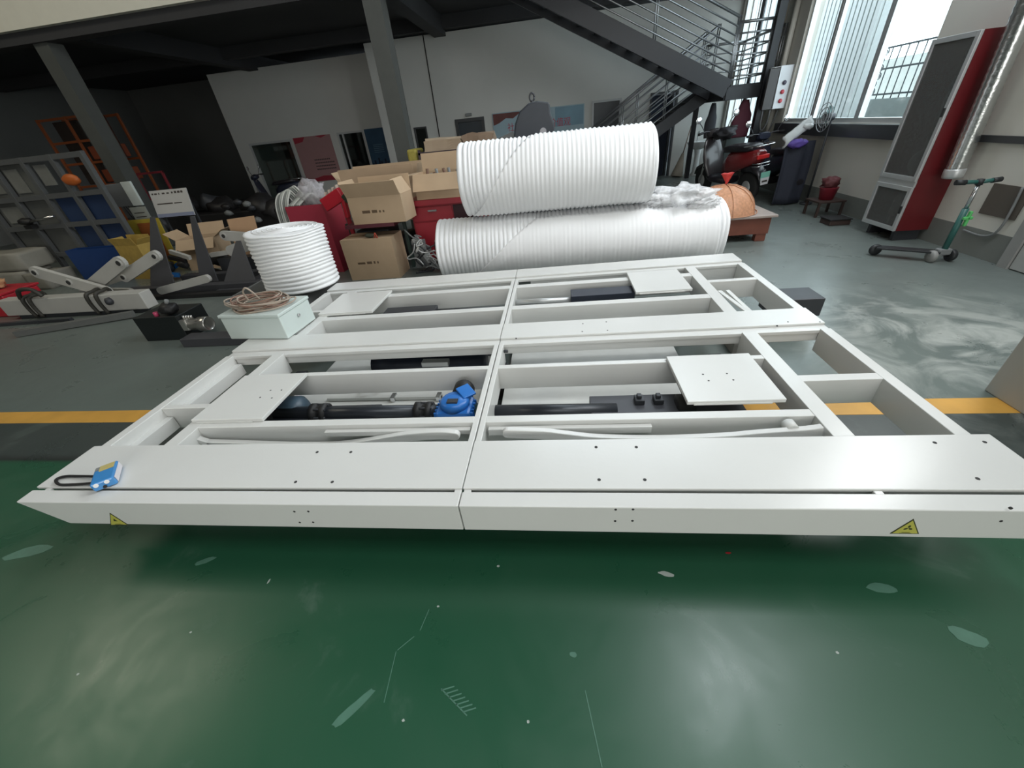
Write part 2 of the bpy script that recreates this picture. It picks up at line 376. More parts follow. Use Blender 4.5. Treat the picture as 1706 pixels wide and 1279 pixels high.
for y0, y1 in ((11.4,11.55),(10.6,10.70)): bx('curtain', (XW-.06,y0,.5), (XW-.03,y1,3.5), mat('grey_curtain', (.22,.23,.25), .8), w6)
# outside: neighbour facade of white ribbed cladding, balcony fence, yard
CLAD = mat('cladding', (.36,.39,.39), .5, var=.04)
bm = NB(); box(bm, (7.6,13.0,-.2), (7.8,30,6)); structure('wall_neighbour', bm, CLAD)
t = thing('cladding_facade', 'white ribbed cladding of the neighbouring building outside the window', 'facade', (7.5,20,0))
for k in range(84): bm = NB(); box(bm, (7.53,13.02+k*.2,0), (7.598,13.17+k*.2,5.9)); obj('cladding_rib', bm, CLAD, t)
sbx('wall_parapet', (9.2,7.0,-.2), (9.4,18,1.28), mat('parapet_white', (.28,.29,.28), .7))
t = thing('balcony_railing', 'black wrought iron railing with scrolls seen outside the window', 'railing', (9.3,13,1.28))
for z in (1.36,1.95,2.42): bx('rail', (9.28,9.6,z), (9.32,17.5,z+.04), DARKST, t)
for k in range(26):
    bm = NB(); cyl(bm, (9.3,9.8+k*.3,1.28), (9.3,9.8+k*.3,2.44), .014, n=6); obj('baluster', bm, DARKST, t)
for k in range(6):
    bm = NB(); c = (9.3, 15.15+.05*math.sin(k*2), 1.45+k*.18)
    tube(bm, [(c[0], c[1]+.12*math.cos(a)*(1-a/14), c[2]+.10*math.sin(a)*(1-a/14)) for a in [i*.45 for i in range(24)]], .014, 5); obj('scroll', bm, DARKST, t)
sbx('wall_distant', (16,6,-.2), (16.3,34,2.6), mat('distant_building', (.30,.30,.28), .8, var=.2, scale=2))

# ================================================================== THE LIFT PLATFORM
XL, XR, XS, ZT = -2.40, 1.645, -.405, .40              # left edge, right edge, seam, top
PT = thing('lift_platform', 'long white painted steel platform frame with open cells lying above green floor', 'lift platform', (XS, .93, 0))
def warp(x, y):                                        # the rear sections stand slightly askew to the front beam
    s = .012 + .012*max(0, min(1, (y-.93)/1.37)) + .029*max(0, (y-2.3)/1.5)
    return y + (x-XS)*s
def wbox(bm, x0, x1, y0, y1, z0, z1, mi=0):
    vs = box(bm, (x0,y0,z0), (x1,y1,z1), mi)
    for v in vs: v.co.y = warp(v.co.x, v.co.y)
def part(name, x0, x1, y0, y1, z0, z1, m=WHITE, parent=PT, bevel=.003):
    bm = NB(); wbox(bm, x0, x1, y0, y1, z0, z1); return obj(name, bm, m, parent, bevel)
G = .004; DEP = .15
HOLE = mat('bolt_hole', (.03,.03,.03), .7)
def hole(x, y, z, axis, parent, r=.006):
    bm = NB(); d = {'z':V((0,0,1)),'y':V((0,-1,0))}[axis]; c = V((x, warp(x,y), z))
    tube(bm, [c-d*.004, c+d*.0012], r, 10); return obj('bolt_hole', bm, HOLE, parent)
halves = ((XL, XS-G/2), (XS+G/2, XR+.06))
for i, (a, b_) in enumerate(halves):
    # front box beam: face, top strip; the left end is cut back towards the bottom
    bm = NB(); x0, x1 = a, b_
    cut = .16 if i == 0 else 0
    if i == 0: x0 = XL-.04
    pr = [(x0,warp(x0,.935),ZT),(x1,warp(x1,.935),ZT),(x1,warp(x1,.935),.25),(x0+cut,warp(x0+cut,.935),.25)]
    prism(bm, pr, (0,.07,0)); fb = obj('front_beam', bm, WHITE, PT, .004)
    hx = (-1.31,-1.20,-1.28,-1.17) if i == 0 else (.30,.37,.30,.37)
    if i == 0:
        for px_, py_ in ((493,848),(516,848),(502,866),(524,866)): p = at_y(px_, py_, .938); hole(p.x, .935, p.z, 'y', fb, .005)
    else:
        for px_, py_ in ((1026,850),(1055,850),(1025,869),(1054,869),(1694,855),(1677,876)): p = at_y(px_, py_, .938); hole(p.x, .935, p.z, 'y', fb, .005)
    fp = part('front_plate', a-(.035 if i==0 else 0), b_, 1.02, 1.30, ZT-.012, ZT+.004)
    pts = ((529,754),(585,754),(493,804),(554,804)) if i == 0 else ((993,746),(1060,746),(998,800),(1074,800),(1557,739),(1640,738),(1627,798))
    for px_, py_ in pts: p = at_z(px_, py_, ZT); hole(p.x, p.y-(p.x-XS)*.014, ZT+.004, 'z', fp, .007)
    part('plate_web', a+.02, b_-.02, 1.035, 1.06, .245, ZT-.012)
    part('plate_web', a+.02, b_-.02, 1.28, 1.30, .245, ZT-.012)
    # tie pieces that bridge the slot between beam and plate
    for xx in ((a+.02, b_-.03) if i == 0 else (a+.005, b_-.6)): part('slot_tie', xx, xx+.03, 1.0, 1.02, .30, ZT-.002)
    # middle plate (a step higher) and its ledge
    xr = b_ if i == 0 else XR
    mp = part('middle_plate', a, xr, 2.315, 2.54, ZT-.008, ZT+.008)
    pts = () if i == 0 else ((971,541),(1010,538),(970,554),(1012,552),(860,565),(1294,544),(1312,538),(1365,538))
    for px_, py_ in pts: p = at_z(px_, py_, ZT); hole(p.x, p.y-(p.x-XS)*.025, ZT+.008, 'z', mp, .005)
    part('middle_ledge', a, xr, 2.25, 2.33, ZT-.03, ZT-.008)
    part('plate_web', a+.02, xr-.02, 2.26, 2.285, .315, ZT-.03); part('plate_web', a+.02, xr-.02, 2.515, 2.54, .245, ZT-.008)
    part('rear_plate', a+(.12 if i == 0 else 0), xr, 3.565, 3.785, ZT-.008, ZT+.008)
    part('rear_ledge', a+(.12 if i == 0 else 0), xr, 3.51, 3.58, ZT-.03, ZT-.008)
    part('plate_web', a+.14, xr-.02, 3.52, 3.545, .245, ZT-.03)
# long cross rails of the inner bays
XIL, XIR = -1.99, 1.13                                   # inner bars at left and right
rails = ((1.437,1.487),(1.937,1.976),(2.813,2.885),(3.286,3.362))
for y0, y1 in rails:
    part('cross_rail', XIL, XS-.03, y0, y1, ZT-DEP, ZT); part('cross_rail', XS+.03, XIR, y0, y1, ZT-DEP, ZT)
# seam bars, one of each half
for y0, y1 in ((1.30,2.255),(2.54,3.515)):
    for x0, x1 in ((XS-.032, XS-.003),(XS+.003, XS+.032)): part('seam_bar', x0, x1, y0, y1, ZT-DEP, ZT-.001)
# side bars, outer rails, short cross bars of the outer bays
for y0, y1 in ((1.30,2.255),(2.54,3.515)):
    part('inner_bar', -2.03, -1.95, y0, y1, ZT-DEP, ZT+.001); part('inner_bar', 1.13, 1.215, y0, y1, ZT-DEP, ZT+.001)
    if y0 < 2: part('outer_rail', XL, XL+.055, y0, y1, ZT-DEP, ZT)
    else: part('outer_rail', XL+.12, XL+.175, y0, y1, ZT-DEP, ZT)
    part('outer_rail', 1.585, XR, y0, y1, ZT-DEP, ZT)
part('short_bar', XL+.05, -2.03, 1.625, 1.665, ZT-DEP, ZT-.002); part('short_bar', 1.21, 1.59, 1.71, 1.765, ZT-DEP, ZT-.002)
part('short_bar', XL+.17, -2.03, 3.02, 3.06, ZT-DEP, ZT-.002); part('short_bar', 1.21, 1.59, 3.12, 3.17, ZT-DEP, ZT-.002)
part('short_bar', XL+.055, XL+.10, 1.31, 1.62, ZT-DEP+.01, ZT-.06); part('short_bar', XL+.055, XL+.10, 1.67, 2.24, ZT-DEP+.01, ZT-.06)
# the four square cover plates
for x0, x1, y0, y1 in ((-2.015,-1.59,1.478,1.935),(.605,1.052,1.535,1.965),(-2.03,-1.553,2.91,3.40),(.603,1.035,2.955,3.42)):
    sp_ = part('cover_plate', x0, x1, y0, y1, ZT+.001, ZT+.022)
    part('weld_bead', x0+.03, x1-.06, y0-.006, y0+.002, ZT, ZT+.009, WHITE2, sp_, .002)
    for dx, dy in (((.30,.27),(.37,.27),(.28,.2),(.36,.19)) if x0 < 0 and y0 < 2 else ((.14,.23),(.26,.23),(.15,.17),(.27,.17)) if y0 < 2 else ()): hole(x0+dx, y0+dy, ZT+.022, 'z', sp_, .005)
# bolts at the seam, beside the middle plate
for px_, py_ in ((838,583),(838,600)):
    p = at_z(px_, py_, .37); bm = NB(); cyl(bm, (XS+.03, p.y, .36-(.05 if py_ > 590 else 0)), (XS+.06, p.y, .36-(.05 if py_ > 590 else 0)), .010, n=6); obj('bolt', bm, DARKST, PT)
# round hole in the first cross rail and bushes
bm = NB(); p = at_y(373,727,1.437); cyl(bm, (p.x,1.434,p.z), (p.x,1.445,p.z), .022, n=16); obj('round_hole', bm, HOLE, PT)
bm = NB(); p = at_y(1312,706,1.437); cyl(bm, (p.x,1.39,p.z), (p.x,1.44,p.z), .028, n=16); obj('pipe_stub', bm, WHITE2, PT)
# curved swing arms lying in the front bay
def arm(name, pts, z, h, w, parent=PT, m=WHITE):
    bm = NB(); pts = spline(pts, 4); up = V((0,0,1))
    n_ = len(pts); prof = []
    for i in range(n_):
        d = (pts[min(i+1,n_-1)]-pts[max(i-1,0)]).normalized(); s = V((0,1,0)).cross(d).normalized()
        prof.append((pts[i], s))
    up_ = [p+s*h/2 for p, s in prof]; lo_ = [p-s*h/2 for p, s in prof][::-1]
    e = pts[-1]; d = (pts[-1]-pts[-2]).normalized(); s = prof[-1][1]
    tip = [e+s*(h/2*math.cos(t))+d*(h/2*math.sin(t)) for t in [PI*k/8 for k in range(1,8)]]
    prism(bm, up_+tip+lo_, (0,w,0)); return obj(name, bm, m, parent, .004)
def arm_line(pxs, off): return [at_y(x, y, 1.372)+V((0,0,-off)) for x, y in pxs]
arm('swing_arm', arm_line([(342,737),(433,740),(510,742),(578,739),(662,726),(697,722),(732,720),(756,722)], .024), 0, .05, .03)
arm('swing_arm', arm_line([(1376,712),(1347,716),(1267,722),(1209,727),(1100,731),(998,729),(940,723),(905,719),(845,717)], .026), 0, .052, .03)
arm('swing_arm', arm_line([(350,739),(330,733),(314,727)], .015), 0, .03, .03)
part('stiffener', -1.22, -.45, 1.41, 1.436, .345, .375); part('stiffener', -.36, .42, 1.41, 1.436, .335, .375)
# lower frame on the floor: side sills, white bottom sheets
part('bottom_sheet', -1.93, XS-.02, 1.49, 2.26, .10, .112, WHITE2); part('bottom_sheet', XS+.02, .75, 1.49, 2.26, .10, .112, WHITE2)
part('floor_sill', -1.95, 1.13, 1.50, 1.60, 0, .10, DARKST); part('floor_sill', -1.95, 1.13, 2.16, 2.26, 0, .10, DARKST); part('floor_sill', -1.95, 1.13, 2.95, 3.05, 0, .10, DARKST)
part('bottom_sheet', -1.85, XS-.05, 2.34, 3.5, .10, .112, WHITE2); part('bottom_sheet', XS+.03, .85, 2.34, 2.9, .10, .112, WHITE2)
for x in (-1.9, -.44, .95):
    for y in (1.52, 2.18, 2.98): part('stub_leg', x, x+.08, y, y+.06, .09, .26, DARKST)
# --- drive: shaft, bearings, gear motor in the front bay; motors in the bays behind
DS = mat('dark_shaft', (.03,.034,.042), .35, metal=.3); BL2 = mat('gearbox_blue', (.025,.17,.55), .3, var=.1)
bm = NB(); cyl(bm, (-1.75,1.72,.245), (-.70,1.72,.245), .046, n=16); obj('drive_shaft', bm, DS, PT)
bm = NB(); cyl(bm, (-.372,1.70,.245), (.30,1.70,.245), .05, n=16); obj('drive_shaft', bm, DS, PT)
part('shaft_casing', .16, .95, 1.64, 1.80, .13, .275, mat('shaft_guard', (.05,.052,.062), .5), PT)
part('shaft_casing', -1.9, -1.10, 1.62, 1.82, .13, .245, DS, PT)
for x in (-1.46, -.80, -.62):
    bm = NB(); lathe(bm, [(.03,-.05),(.06,-.05),(.06,-.02),(.05,-.015),(.05,.015),(.06,.02),(.06,.05),(.03,.05)], (x,1.72,.25), 'x', 18); fl = obj('shaft_coupling', bm, BLACK, PT)
    for k in range(6):
        a = 2*PI*k/6; bm = NB(); c = V((x, 1.72+.05*math.cos(a), .25+.05*math.sin(a))); cyl(bm, c-V((.055,0,0)), c+V((.055,0,0)), .008, n=6); obj('coupling_bolt', bm, DARKST, fl)
bm = NB(); lathe(bm, [(.02,-.09),(.075,-.09),(.085,-.07),(.085,.03),(.06,.06),(.02,.07)], (-1.66,1.78,.235), 'x', 20); obj('motor_housing', bm, mat('motor_grey_blue', (.05,.085,.12), .4), PT)
gx, gy, gz = -.60, 1.70, .255
bm = NB(); box(bm, (gx-.10,gy-.085,gz-.10), (gx+.10,gy+.085,gz+.06))
gb = obj('gearbox', bm, BL2, PT, .018)
bm = NB(); lathe(bm, [(.02,-.01),(.085,0),(.085,.03),(.07,.045),(.03,.05)], (gx,gy,gz+.055), 'z', 20); obj('gearbox_cover', bm, BL2, gb)
for k in range(5): bm = NB(); box(bm, (gx-.112,gy-.07+k*.03,gz-.08), (gx+.112,gy-.06+k*.03,gz+.05)); obj('cooling_rib', bm, BL2, gb, .002)
bm = NB(); box(bm, (gx-.03,gy-.05,gz+.10), (gx+.03,gy-.015,gz+.112)); obj('rating_plate', bm, DARKST, gb)
bm = NB(); lathe(bm, [(.02,0),(.062,0),(.062,.10),(.05,.12),(.01,.12)], (gx+.02,gy+.075,gz+.05), 'y', 18); obj('motor_fan_cowl', bm, BLACK, gb)
bm = NB(); bar(bm, (gx+.03,gy+.09,gz+.12), (gx+.09,gy+.02,gz+.10), .08, .015); obj('terminal_lid', bm, BL2, gb, .004)
bm = NB(); lathe(bm, [(.01,-.04),(.05,-.04),(.05,.03),(.03,.06),(.01,.06)], (-.475,1.72,.245), 'x', 16); obj('shaft_hub', bm, mat('hub_green', (.03,.06,.055), .4), PT)
# thin white trunking with clips on the bottom sheet
bm = NB(); box(bm, (-1.62,2.02,.115), (-.80,2.05,.14)); tr_ = obj('trunking', bm, WHITE2, PT, .003)
for x in (-1.15,-.83): bm = NB(); box(bm, (x,2.0,.112), (x+.03,2.06,.15)); obj('trunking_clip', bm, CHROME, tr_, .002)
# clamps by the right cover plate
for x in (.40,.50): bm = NB(); box(bm, (x,1.72,.275), (x+.05,1.78,.305)); box(bm, (x+.01,1.735,.305), (x+.035,1.765,.325)); obj('clamp', bm, DARKST, PT, .004)
bm = NB(); lathe(bm, [(.03,-.05),(.06,-.045),(.06,.04),(.03,.05)], (.66,1.72,.27), 'x', 16); obj('shaft_coupling', bm, BLACK, PT)
bm = NB(); lathe(bm, [(.03,0),(.055,.01),(.055,.08),(.03,.09)], (.86,1.80,.24), 'y', 16); obj('shaft_hub', bm, MATS['motor_grey_blue'], PT)
NAVY = mat('motor_navy', (.016,.022,.04), .35)
bm = NB(); lathe(bm, [(.02,-.50),(.09,-.49),(.095,-.3),(.095,-.29),(.09,-.28),(.09,.35),(.06,.38),(.02,.38)], (-.92,2.42,.165), 'x', 20); obj('hydraulic_motor', bm, NAVY, PT)
bm = NB(); box(bm, (-1.0,2.30,.20), (-.80,2.36,.24)); obj('valve_block', bm, ALU, PT, .006)
bm = NB(); tube(bm, spline([(-1.42,2.12,.13),(-1.36,2.05,.18),(-1.28,2.06,.2),(-1.2,2.2,.17)], 5), .008, 6); obj('hose', bm, BLACK, PT)
part('motor_block', -1.50, -1.05, 2.95, 3.10, .12, .365, DARKST); part('motor_block', .10, .62, 3.06, 3.22, .14, .375, NAVY)
part('motor_block', -.85, -.45, 2.60, 2.70, .11, .2, NAVY)
bm = NB(); cyl(bm, (-.37,3.12,.33), (.10,3.12,.33), .025, n=10); obj('drive_shaft', bm, ALU, PT)
bm = NB(); cyl(bm, (-1.05,3.02,.32), (-.44,3.02,.32), .025, n=10); obj('drive_shaft', bm, DS, PT)
# bent white bars in the right rear bay, wooden packer underneath
for a, b_ in (((1.24,3.02,.385),(1.31,2.62,.37)), ((1.30,3.02,.385),(1.36,2.64,.34))):
    bm = NB(); bar(bm, a, b_, .03, .012); obj('bent_strap', bm, WHITE2, PT, .002)
PACK = mat('stone_packer', (.30,.29,.27), .8)
t = thing('packing_block', 'grey square block on the floor inside the right rear cell', 'block', (1.5,2.75,0)); bx('block_body', (1.30,2.70,0), (1.55,2.90,.09), PACK, t, .006)
bx('block_cap', (1.31,2.71,.09), (1.54,2.89,.10), WHITE2, t, .004)
# warning stickers on the front beam
WY = mat('sticker_yellow', (.52,.50,.10), .4, var=.05); WK = mat('sticker_black', (.05,.055,.02), .5)
def sticker(pa, pb, pc, fan):
    P = [at_y(*q, .925) for q in (pa, pb, pc)]; yy = warp(P[0].x, .935); P = [at_y(*q, yy) for q in (pa, pb, pc)]; P = [V((p.x, warp(p.x,.935)-.0005, p.z)) for p in P]; c = sum(P, V())/3
    bm = NB(); prism(bm, P, (0,-.0012,0)); st = obj('warning_sticker', bm, WK, PT)
    Q = [c+(p-c)*.86 for p in P]; bm = NB(); prism(bm, [q+V((0,-.0012,0)) for q in Q], (0,-.0006,0)); obj('yellow_field', bm, WY, st)
    k = .95*(P[0]-(P[1]+P[2])/2).length
    o_ = c+V((0,-.0018,.08*k)); e1 = (P[2]-P[1]).normalized(); e2 = (P[0]-(P[1]+P[2])/2).normalized()
    if fan:
        for j in range(3):
            a = PI/2+2*PI*j/3; bm = NB(); u = e1*math.cos(a)+e2*math.sin(a); w = -e1*math.sin(a)+e2*math.cos(a)
            prism(bm, [o_+u*(.02*k)+(u*math.cos(t_)*.09*k+u*.09*k+w*math.sin(t_)*.055*k) for t_ in [2*PI*i/10 for i in range(10)]], (0,-.0004,0)); obj('fan_blade_mark', bm, WK, st)
    else:
        bm = NB(); prism(bm, [o_+e2*(.16*k), o_-e1*(.12*k)-e2*(.07*k), o_+e1*(.12*k)-e2*(.07*k)], (0,-.0004,0)); obj('hand_mark', bm, WK, st)
    for r_, wd in ((.12,.42),(.06,.62)):
        m0 = (P[1]+P[2])/2 + e2*(r_*k) + V((0,-.0018,0)); bm = NB(); bar(bm, m0-e1*(wd*.4*k), m0+e1*(wd*.4*k), .0006, .025*k, e2); obj('text_line', bm, WK, st)
sticker((183,854),(185,874),(214,874),False); sticker((1522,864),(1482,888),(1531,889),True)
# ================================================================== THINGS ON AND AROUND THE PLATFORM
# --- columns
def steel_column(name, label, x, y, w, z1, m, extra=None):
    t = thing(name, label, 'column', (x, y, 0)); f = .03
    bm = NB(); box(bm, (x-w/2,y-w/2,.02), (x+w/2,y+w/2,z1)); box(bm, (x-w/2-.006,y-w/2-.004,.02), (x+w/2+.006,y-w/2+.012,z1)); box(bm, (x-w/2-.006,y+w/2-.012,.02), (x+w/2+.006,y+w/2+.004,z1))
    obj('column_shaft', bm, m, t); bx('base_plate', (x-w*.7,y-w*.7,0), (x+w*.7,y+w*.7,.02), DARKST, t, .004)
    return t
COLM = mat('column_grey', (.085,.09,.085), .6, var=.12)
steel_column('steel_column', 'grey steel column rising behind the brown cartons, centre of photo', -2.80, 8.2, .28, 3.5, COLM)
steel_column('steel_column', 'dark grey steel column behind the white sign board, far left', -8.86, 8.2, .27, 3.5, COLM)
cb = NB(); box(cb, (2.57,1.72,0), (3.05,2.18,ROOF-.02)); o = obj('concrete_column', cb, mat('column_plaster', (.40,.40,.37), .7, var=.06), None, .008); tag(o, 'pale grey square pillar standing right of the platform', 'column')
# --- foam rolls
def foam_roll(name, label, length, r, ribs, seed, slant=0):
    t = thing(name, label, 'foam roll', (0,0,0), 'white foam rolls'); random.seed(seed)
    prof = [(r*.10,0),(r*.5,-.004),(r*.9,.0)]; h = 0; pitch = length/ribs
    ws = [random.uniform(.75,1.3) for _ in range(ribs)]; k = length/sum(ws)
    for i in range(ribs):
        p = ws[i]*k; amp = random.uniform(.6,1.2)*.0115
        for q, a in ((.04,-.8),(.2,.35),(.5,1),(.8,.35),(.96,-.8)): prof.append((r-.009+amp*a, h+p*q))
        h += p
    prof += [(r*.9,length),(r*.5,length+.004),(r*.10,length)]
    bm = NB(); lathe(bm, prof, (0,0,0), 'z', 40)
    for v in bm.verts:                                   # a soft, uneven roll
        q = V((v.co.x*2, v.co.y*2, v.co.z*1.6+seed)); f = 1+.022*noise.noise(q)+.012*noise.noise(q*3)
        v.co.x *= f; v.co.y *= f; u_ = max(0, min(1, v.co.z/length)); v.co.z += .02*noise.noise(V((v.co.x*3,v.co.y*3,v.co.z*.8+seed*5))) + slant*(v.co.x*.8-v.co.y*.5)*4*u_*(1-u_)
    obj('foam_body', bm, FOAM, t)
    for e, s in ((0,-1),(length,1)):
        bm = NB(); tube(bm, [(math.cos(a)*r*.86*(1-a/44), math.sin(a)*r*.86*(1-a/44), e+s*.006) for a in [i*.35 for i in range(118)]], .006, 5)
        obj('wound_edge', bm, FOAM, t)
    return t
def lay(t, x0, y, r, tilt=0, yaw=0):
    t.rotation_euler = Euler((0, R(90), R(yaw))); t.location = (x0, y, r)
low = foam_roll('foam_roll', 'long white foam roll lying on the floor behind platform, under another roll', 3.20, .375, 66, 1); lay(low, -1.40, 4.75, .375, yaw=1.2)
up_ = foam_roll('foam_roll', 'shorter white foam roll lying on top of the long roll', 2.02, .365, 42, 2); up_.rotation_euler = Euler((0, R(90), R(1.2))); up_.location = (-1.03, 4.76, 1.125)
rl = foam_roll('foam_roll', 'white foam roll standing upright on the rear left platform corner', .545, .352, 16, 3, .16); rl.location = (-2.62, 3.66, ZT+.026); rl.rotation_euler = (R(-1), R(1.5), 0)
def flap(parent, r, x0, x1, aa, ab, edge, pitch):        # loose last turn of the sheet lying over the ribs; its free edge runs slantwise
    bm = NB(); n1, n2 = 130, 18; g = []
    for i in range(n1+1):
        row = []; u = i/n1; zz = x0+(x1-x0)*u; top = edge(u)
        for j in range(n2+1):
            w = j/n2; a = aa+(top-aa)*w if False else top+(ab-top)*w
            rr_ = r+.007*math.cos(2*PI*zz/pitch)+.012*noise.noise(V((u*5,w*3,r)))*.6+.012*max(0,w-.8)
            row.append(bm.verts.new((rr_*math.cos(a), rr_*math.sin(a), zz)))
        g.append(row)
    for i in range(n1):
        for j in range(n2): f = bm.faces.new((g[i][j],g[i+1][j],g[i+1][j+1],g[i][j+1])); f.smooth = True
    me = bpy.data.meshes.new('loose_sheet'); bm.to_mesh(me); bm.free(); me.materials.append(SHEET)
    o = bpy.data.objects.new('loose_sheet', me); COL.objects.link(o); o.parent = parent
    s = o.modifiers.new('thick', 'SOLIDIFY'); s.thickness = .004; return o
# roll axis along +X: local x -> world -z, local y -> world y ; angle 180deg = up, 270 = camera side (-y), 330 = low front
SHEET = mat('foam_sheet', (.90,.905,.915), .55, var=.03, scale=8)
flap(up_, .372, .10, 1.98, R(180), R(335), lambda u: R(332)-R(150)*min(1, u*2.6), .046)
flap(low, .382, .30, 3.1, R(180), R(320), lambda u: R(318)-R(112)*min(1, u*3.2), .049)
# crumpled film on the right end of the long roll
bm = NB(); blob(bm, (1.36,4.74,.80), .20, 4, .55, 2.6, 4, (1.5,.9,.50)); blob(bm, (1.12,4.72,.78), .12, 4, .6, 2.8, 8, (1.4,.8,.45)); blob(bm, (1.56,4.66,.74), .12, 4, .6, 3, 12, (1.3,.9,.5))
o = obj('crumpled_film', bm, film('film_white', (.95,.95,.96), .5, .25)); tag(o, 'heap of crumpled clear film on right end of the long foam roll', 'plastic film')
# --- steel support under the standing roll and under the box
t = thing('support_beam', 'grey rectangular steel beam on floor left of platform under upright roll', 'beam', (-3.1,3.6,0))
bx('beam_body', (-3.30,3.38,0), (-2.46,4.02,ZT+.008), mat('beam_grey', (.10,.105,.105), .5), t, .01)
bx('beam_lip', (-3.32,3.36,.36), (-3.29,4.04,ZT+.01), GREYF, t, .004)
# --- control box with cable coil
BOXW = mat('enclosure_white', (.60,.68,.66), .35, var=.04)
bxa, bxb = -2.545, -2.02; y0, y1 = 2.43, 2.80; zt = .605
t = thing('control_box', 'pale mint steel control box sitting on left end of the middle plate', 'control box', (bxa+.2, 2.5, ZT+.012))
Mr = Matrix.Translation(V((-2.28,2.61,ZT+.012))) @ Matrix.Rotation(R(-4), 4, 'Z')
bm = NB(); box(bm, (-.255,-.17,0), (.255,.19,.175), 0, Mr); obj('enclosure', bm, BOXW, t, .006)
bm = NB(); box(bm, (-.262,-.178,.177), (.262,.197,.20), 0, Mr); obj('lid', bm, BOXW, t, .005)
bm = NB(); cyl(bm, Mr @ V((.255,.02,.11)), Mr @ V((.268,.02,.11)), .012, n=10); obj('lock', bm, CHROME, t)
CAB = mat('cable_beige', (.40,.33,.27), .5, var=.25, scale=20); CABR = mat('cable_brown', (.28,.17,.13), .5, var=.2)
t = thing('cable_coil', 'loose coil of beige cable lying on top of the mint control box', 'cable', (-2.30,2.60,ZT+.215))
random.seed(3)
for k in range(16):
    pts = []; ph = random.uniform(0,6.28); ra, rb = random.uniform(.15,.235), random.uniform(.09,.145); ox, oy = random.uniform(-.03,.03), random.uniform(-.03,.02)
    for i in range(13):
        a = ph+2*PI*i/12*(1 if k % 2 else .93); pts.append((-2.31+ox+ra*math.cos(a), 2.61+oy+rb*math.sin(a), ZT+.219+k*.004+.012*math.sin(a*2+k)))
    bm = NB(); tube(bm, spline(pts, 4), .0055, 6); obj('cable_turn', bm, CAB if k % 3 else CABR, t)
bm = NB(); tube(bm, spline([(-2.35,2.58,ZT+.27),(-2.345,2.56,ZT+.34),(-2.31,2.56,ZT+.375),(-2.28,2.57,ZT+.34),(-2.27,2.6,ZT+.27)], 6), .0065, 8); obj('standing_loop', bm, CAB, t)
bm = NB(); tube(bm, spline([(-2.12,2.62,ZT+.25),(-2.04,2.68,ZT+.245),(-2.02,2.60,ZT+.235),(-2.12,2.50,ZT+.225),(-2.3,2.455,ZT+.222)], 5), .0055, 6); obj('cable_turn', bm, CAB, t)
# --- blue remote on the front plate
c = V((-2.09, 1.045, ZT+.007)); Mr = Matrix.Translation(c) @ Matrix.Rotation(R(40), 4, 'Z')
t = thing('remote_pendant', 'small blue remote with black wrist strap on front plate near left end', 'remote', c)
bm = NB(); box(bm, (-.042,-.07,0), (.042,.07,.042), 0, Mr); obj('remote_body', bm, mat('remote_blue', (.06,.27,.62), .15, coat=.6), t, .007)
bm = NB(); box(bm, (-.02,.02,.0425), (.034,.062,.0445), 0, Mr); obj('yellow_label', bm, mat('label_yellow', (.50,.42,.16), .5), t)
bm = NB(); box(bm, (-.036,.035,.0425), (-.021,.06,.044), 0, Mr); obj('grey_label', bm, GREYF, t)
for x in (-.022,.016): bm = NB(); cyl(bm, Mr @ V((x,-.058,.030)), Mr @ V((x,-.0735,.032)), .009, n=12); obj('cap', bm, mat('cap_white', (.85,.85,.85), .4), t)
bm = NB(); cyl(bm, Mr @ V((0,-.065,.012)), Mr @ V((0,-.075,.012)), .007, n=10); obj('plug_socket', bm, BLACK, t)
bm = NB(); box(bm, (.043,-.06,.008), (.0445,.06,.036), 0, Mr); obj('side_label', bm, mat('label_white', (.7,.68,.72), .5), t)
bm = NB(); tube(bm, spline([Mr @ V((-.042,.03,.02))]+[at_z(px_, py_, ZT+.013) for px_, py_ in ((132,793),(112,793),(98,796),(93,801),(100,807),(120,807),(138,806))]+[Mr @ V((-.042,-.02,.02))], 6), .0062, 8); obj('wrist_strap', bm, BLACK, t)
# --- dark block at the right, outside the platform
t = thing('block_stub', 'dark square steel tube end beside the right edge of platform', 'block', (2.05,3.2,0))
bx('tube_body', (1.70,3.05,.12), (2.06,3.30,.27), DARKST, t, .008); bx('foot', (1.75,3.1,0), (2.0,3.25,.12), BLACK, t)

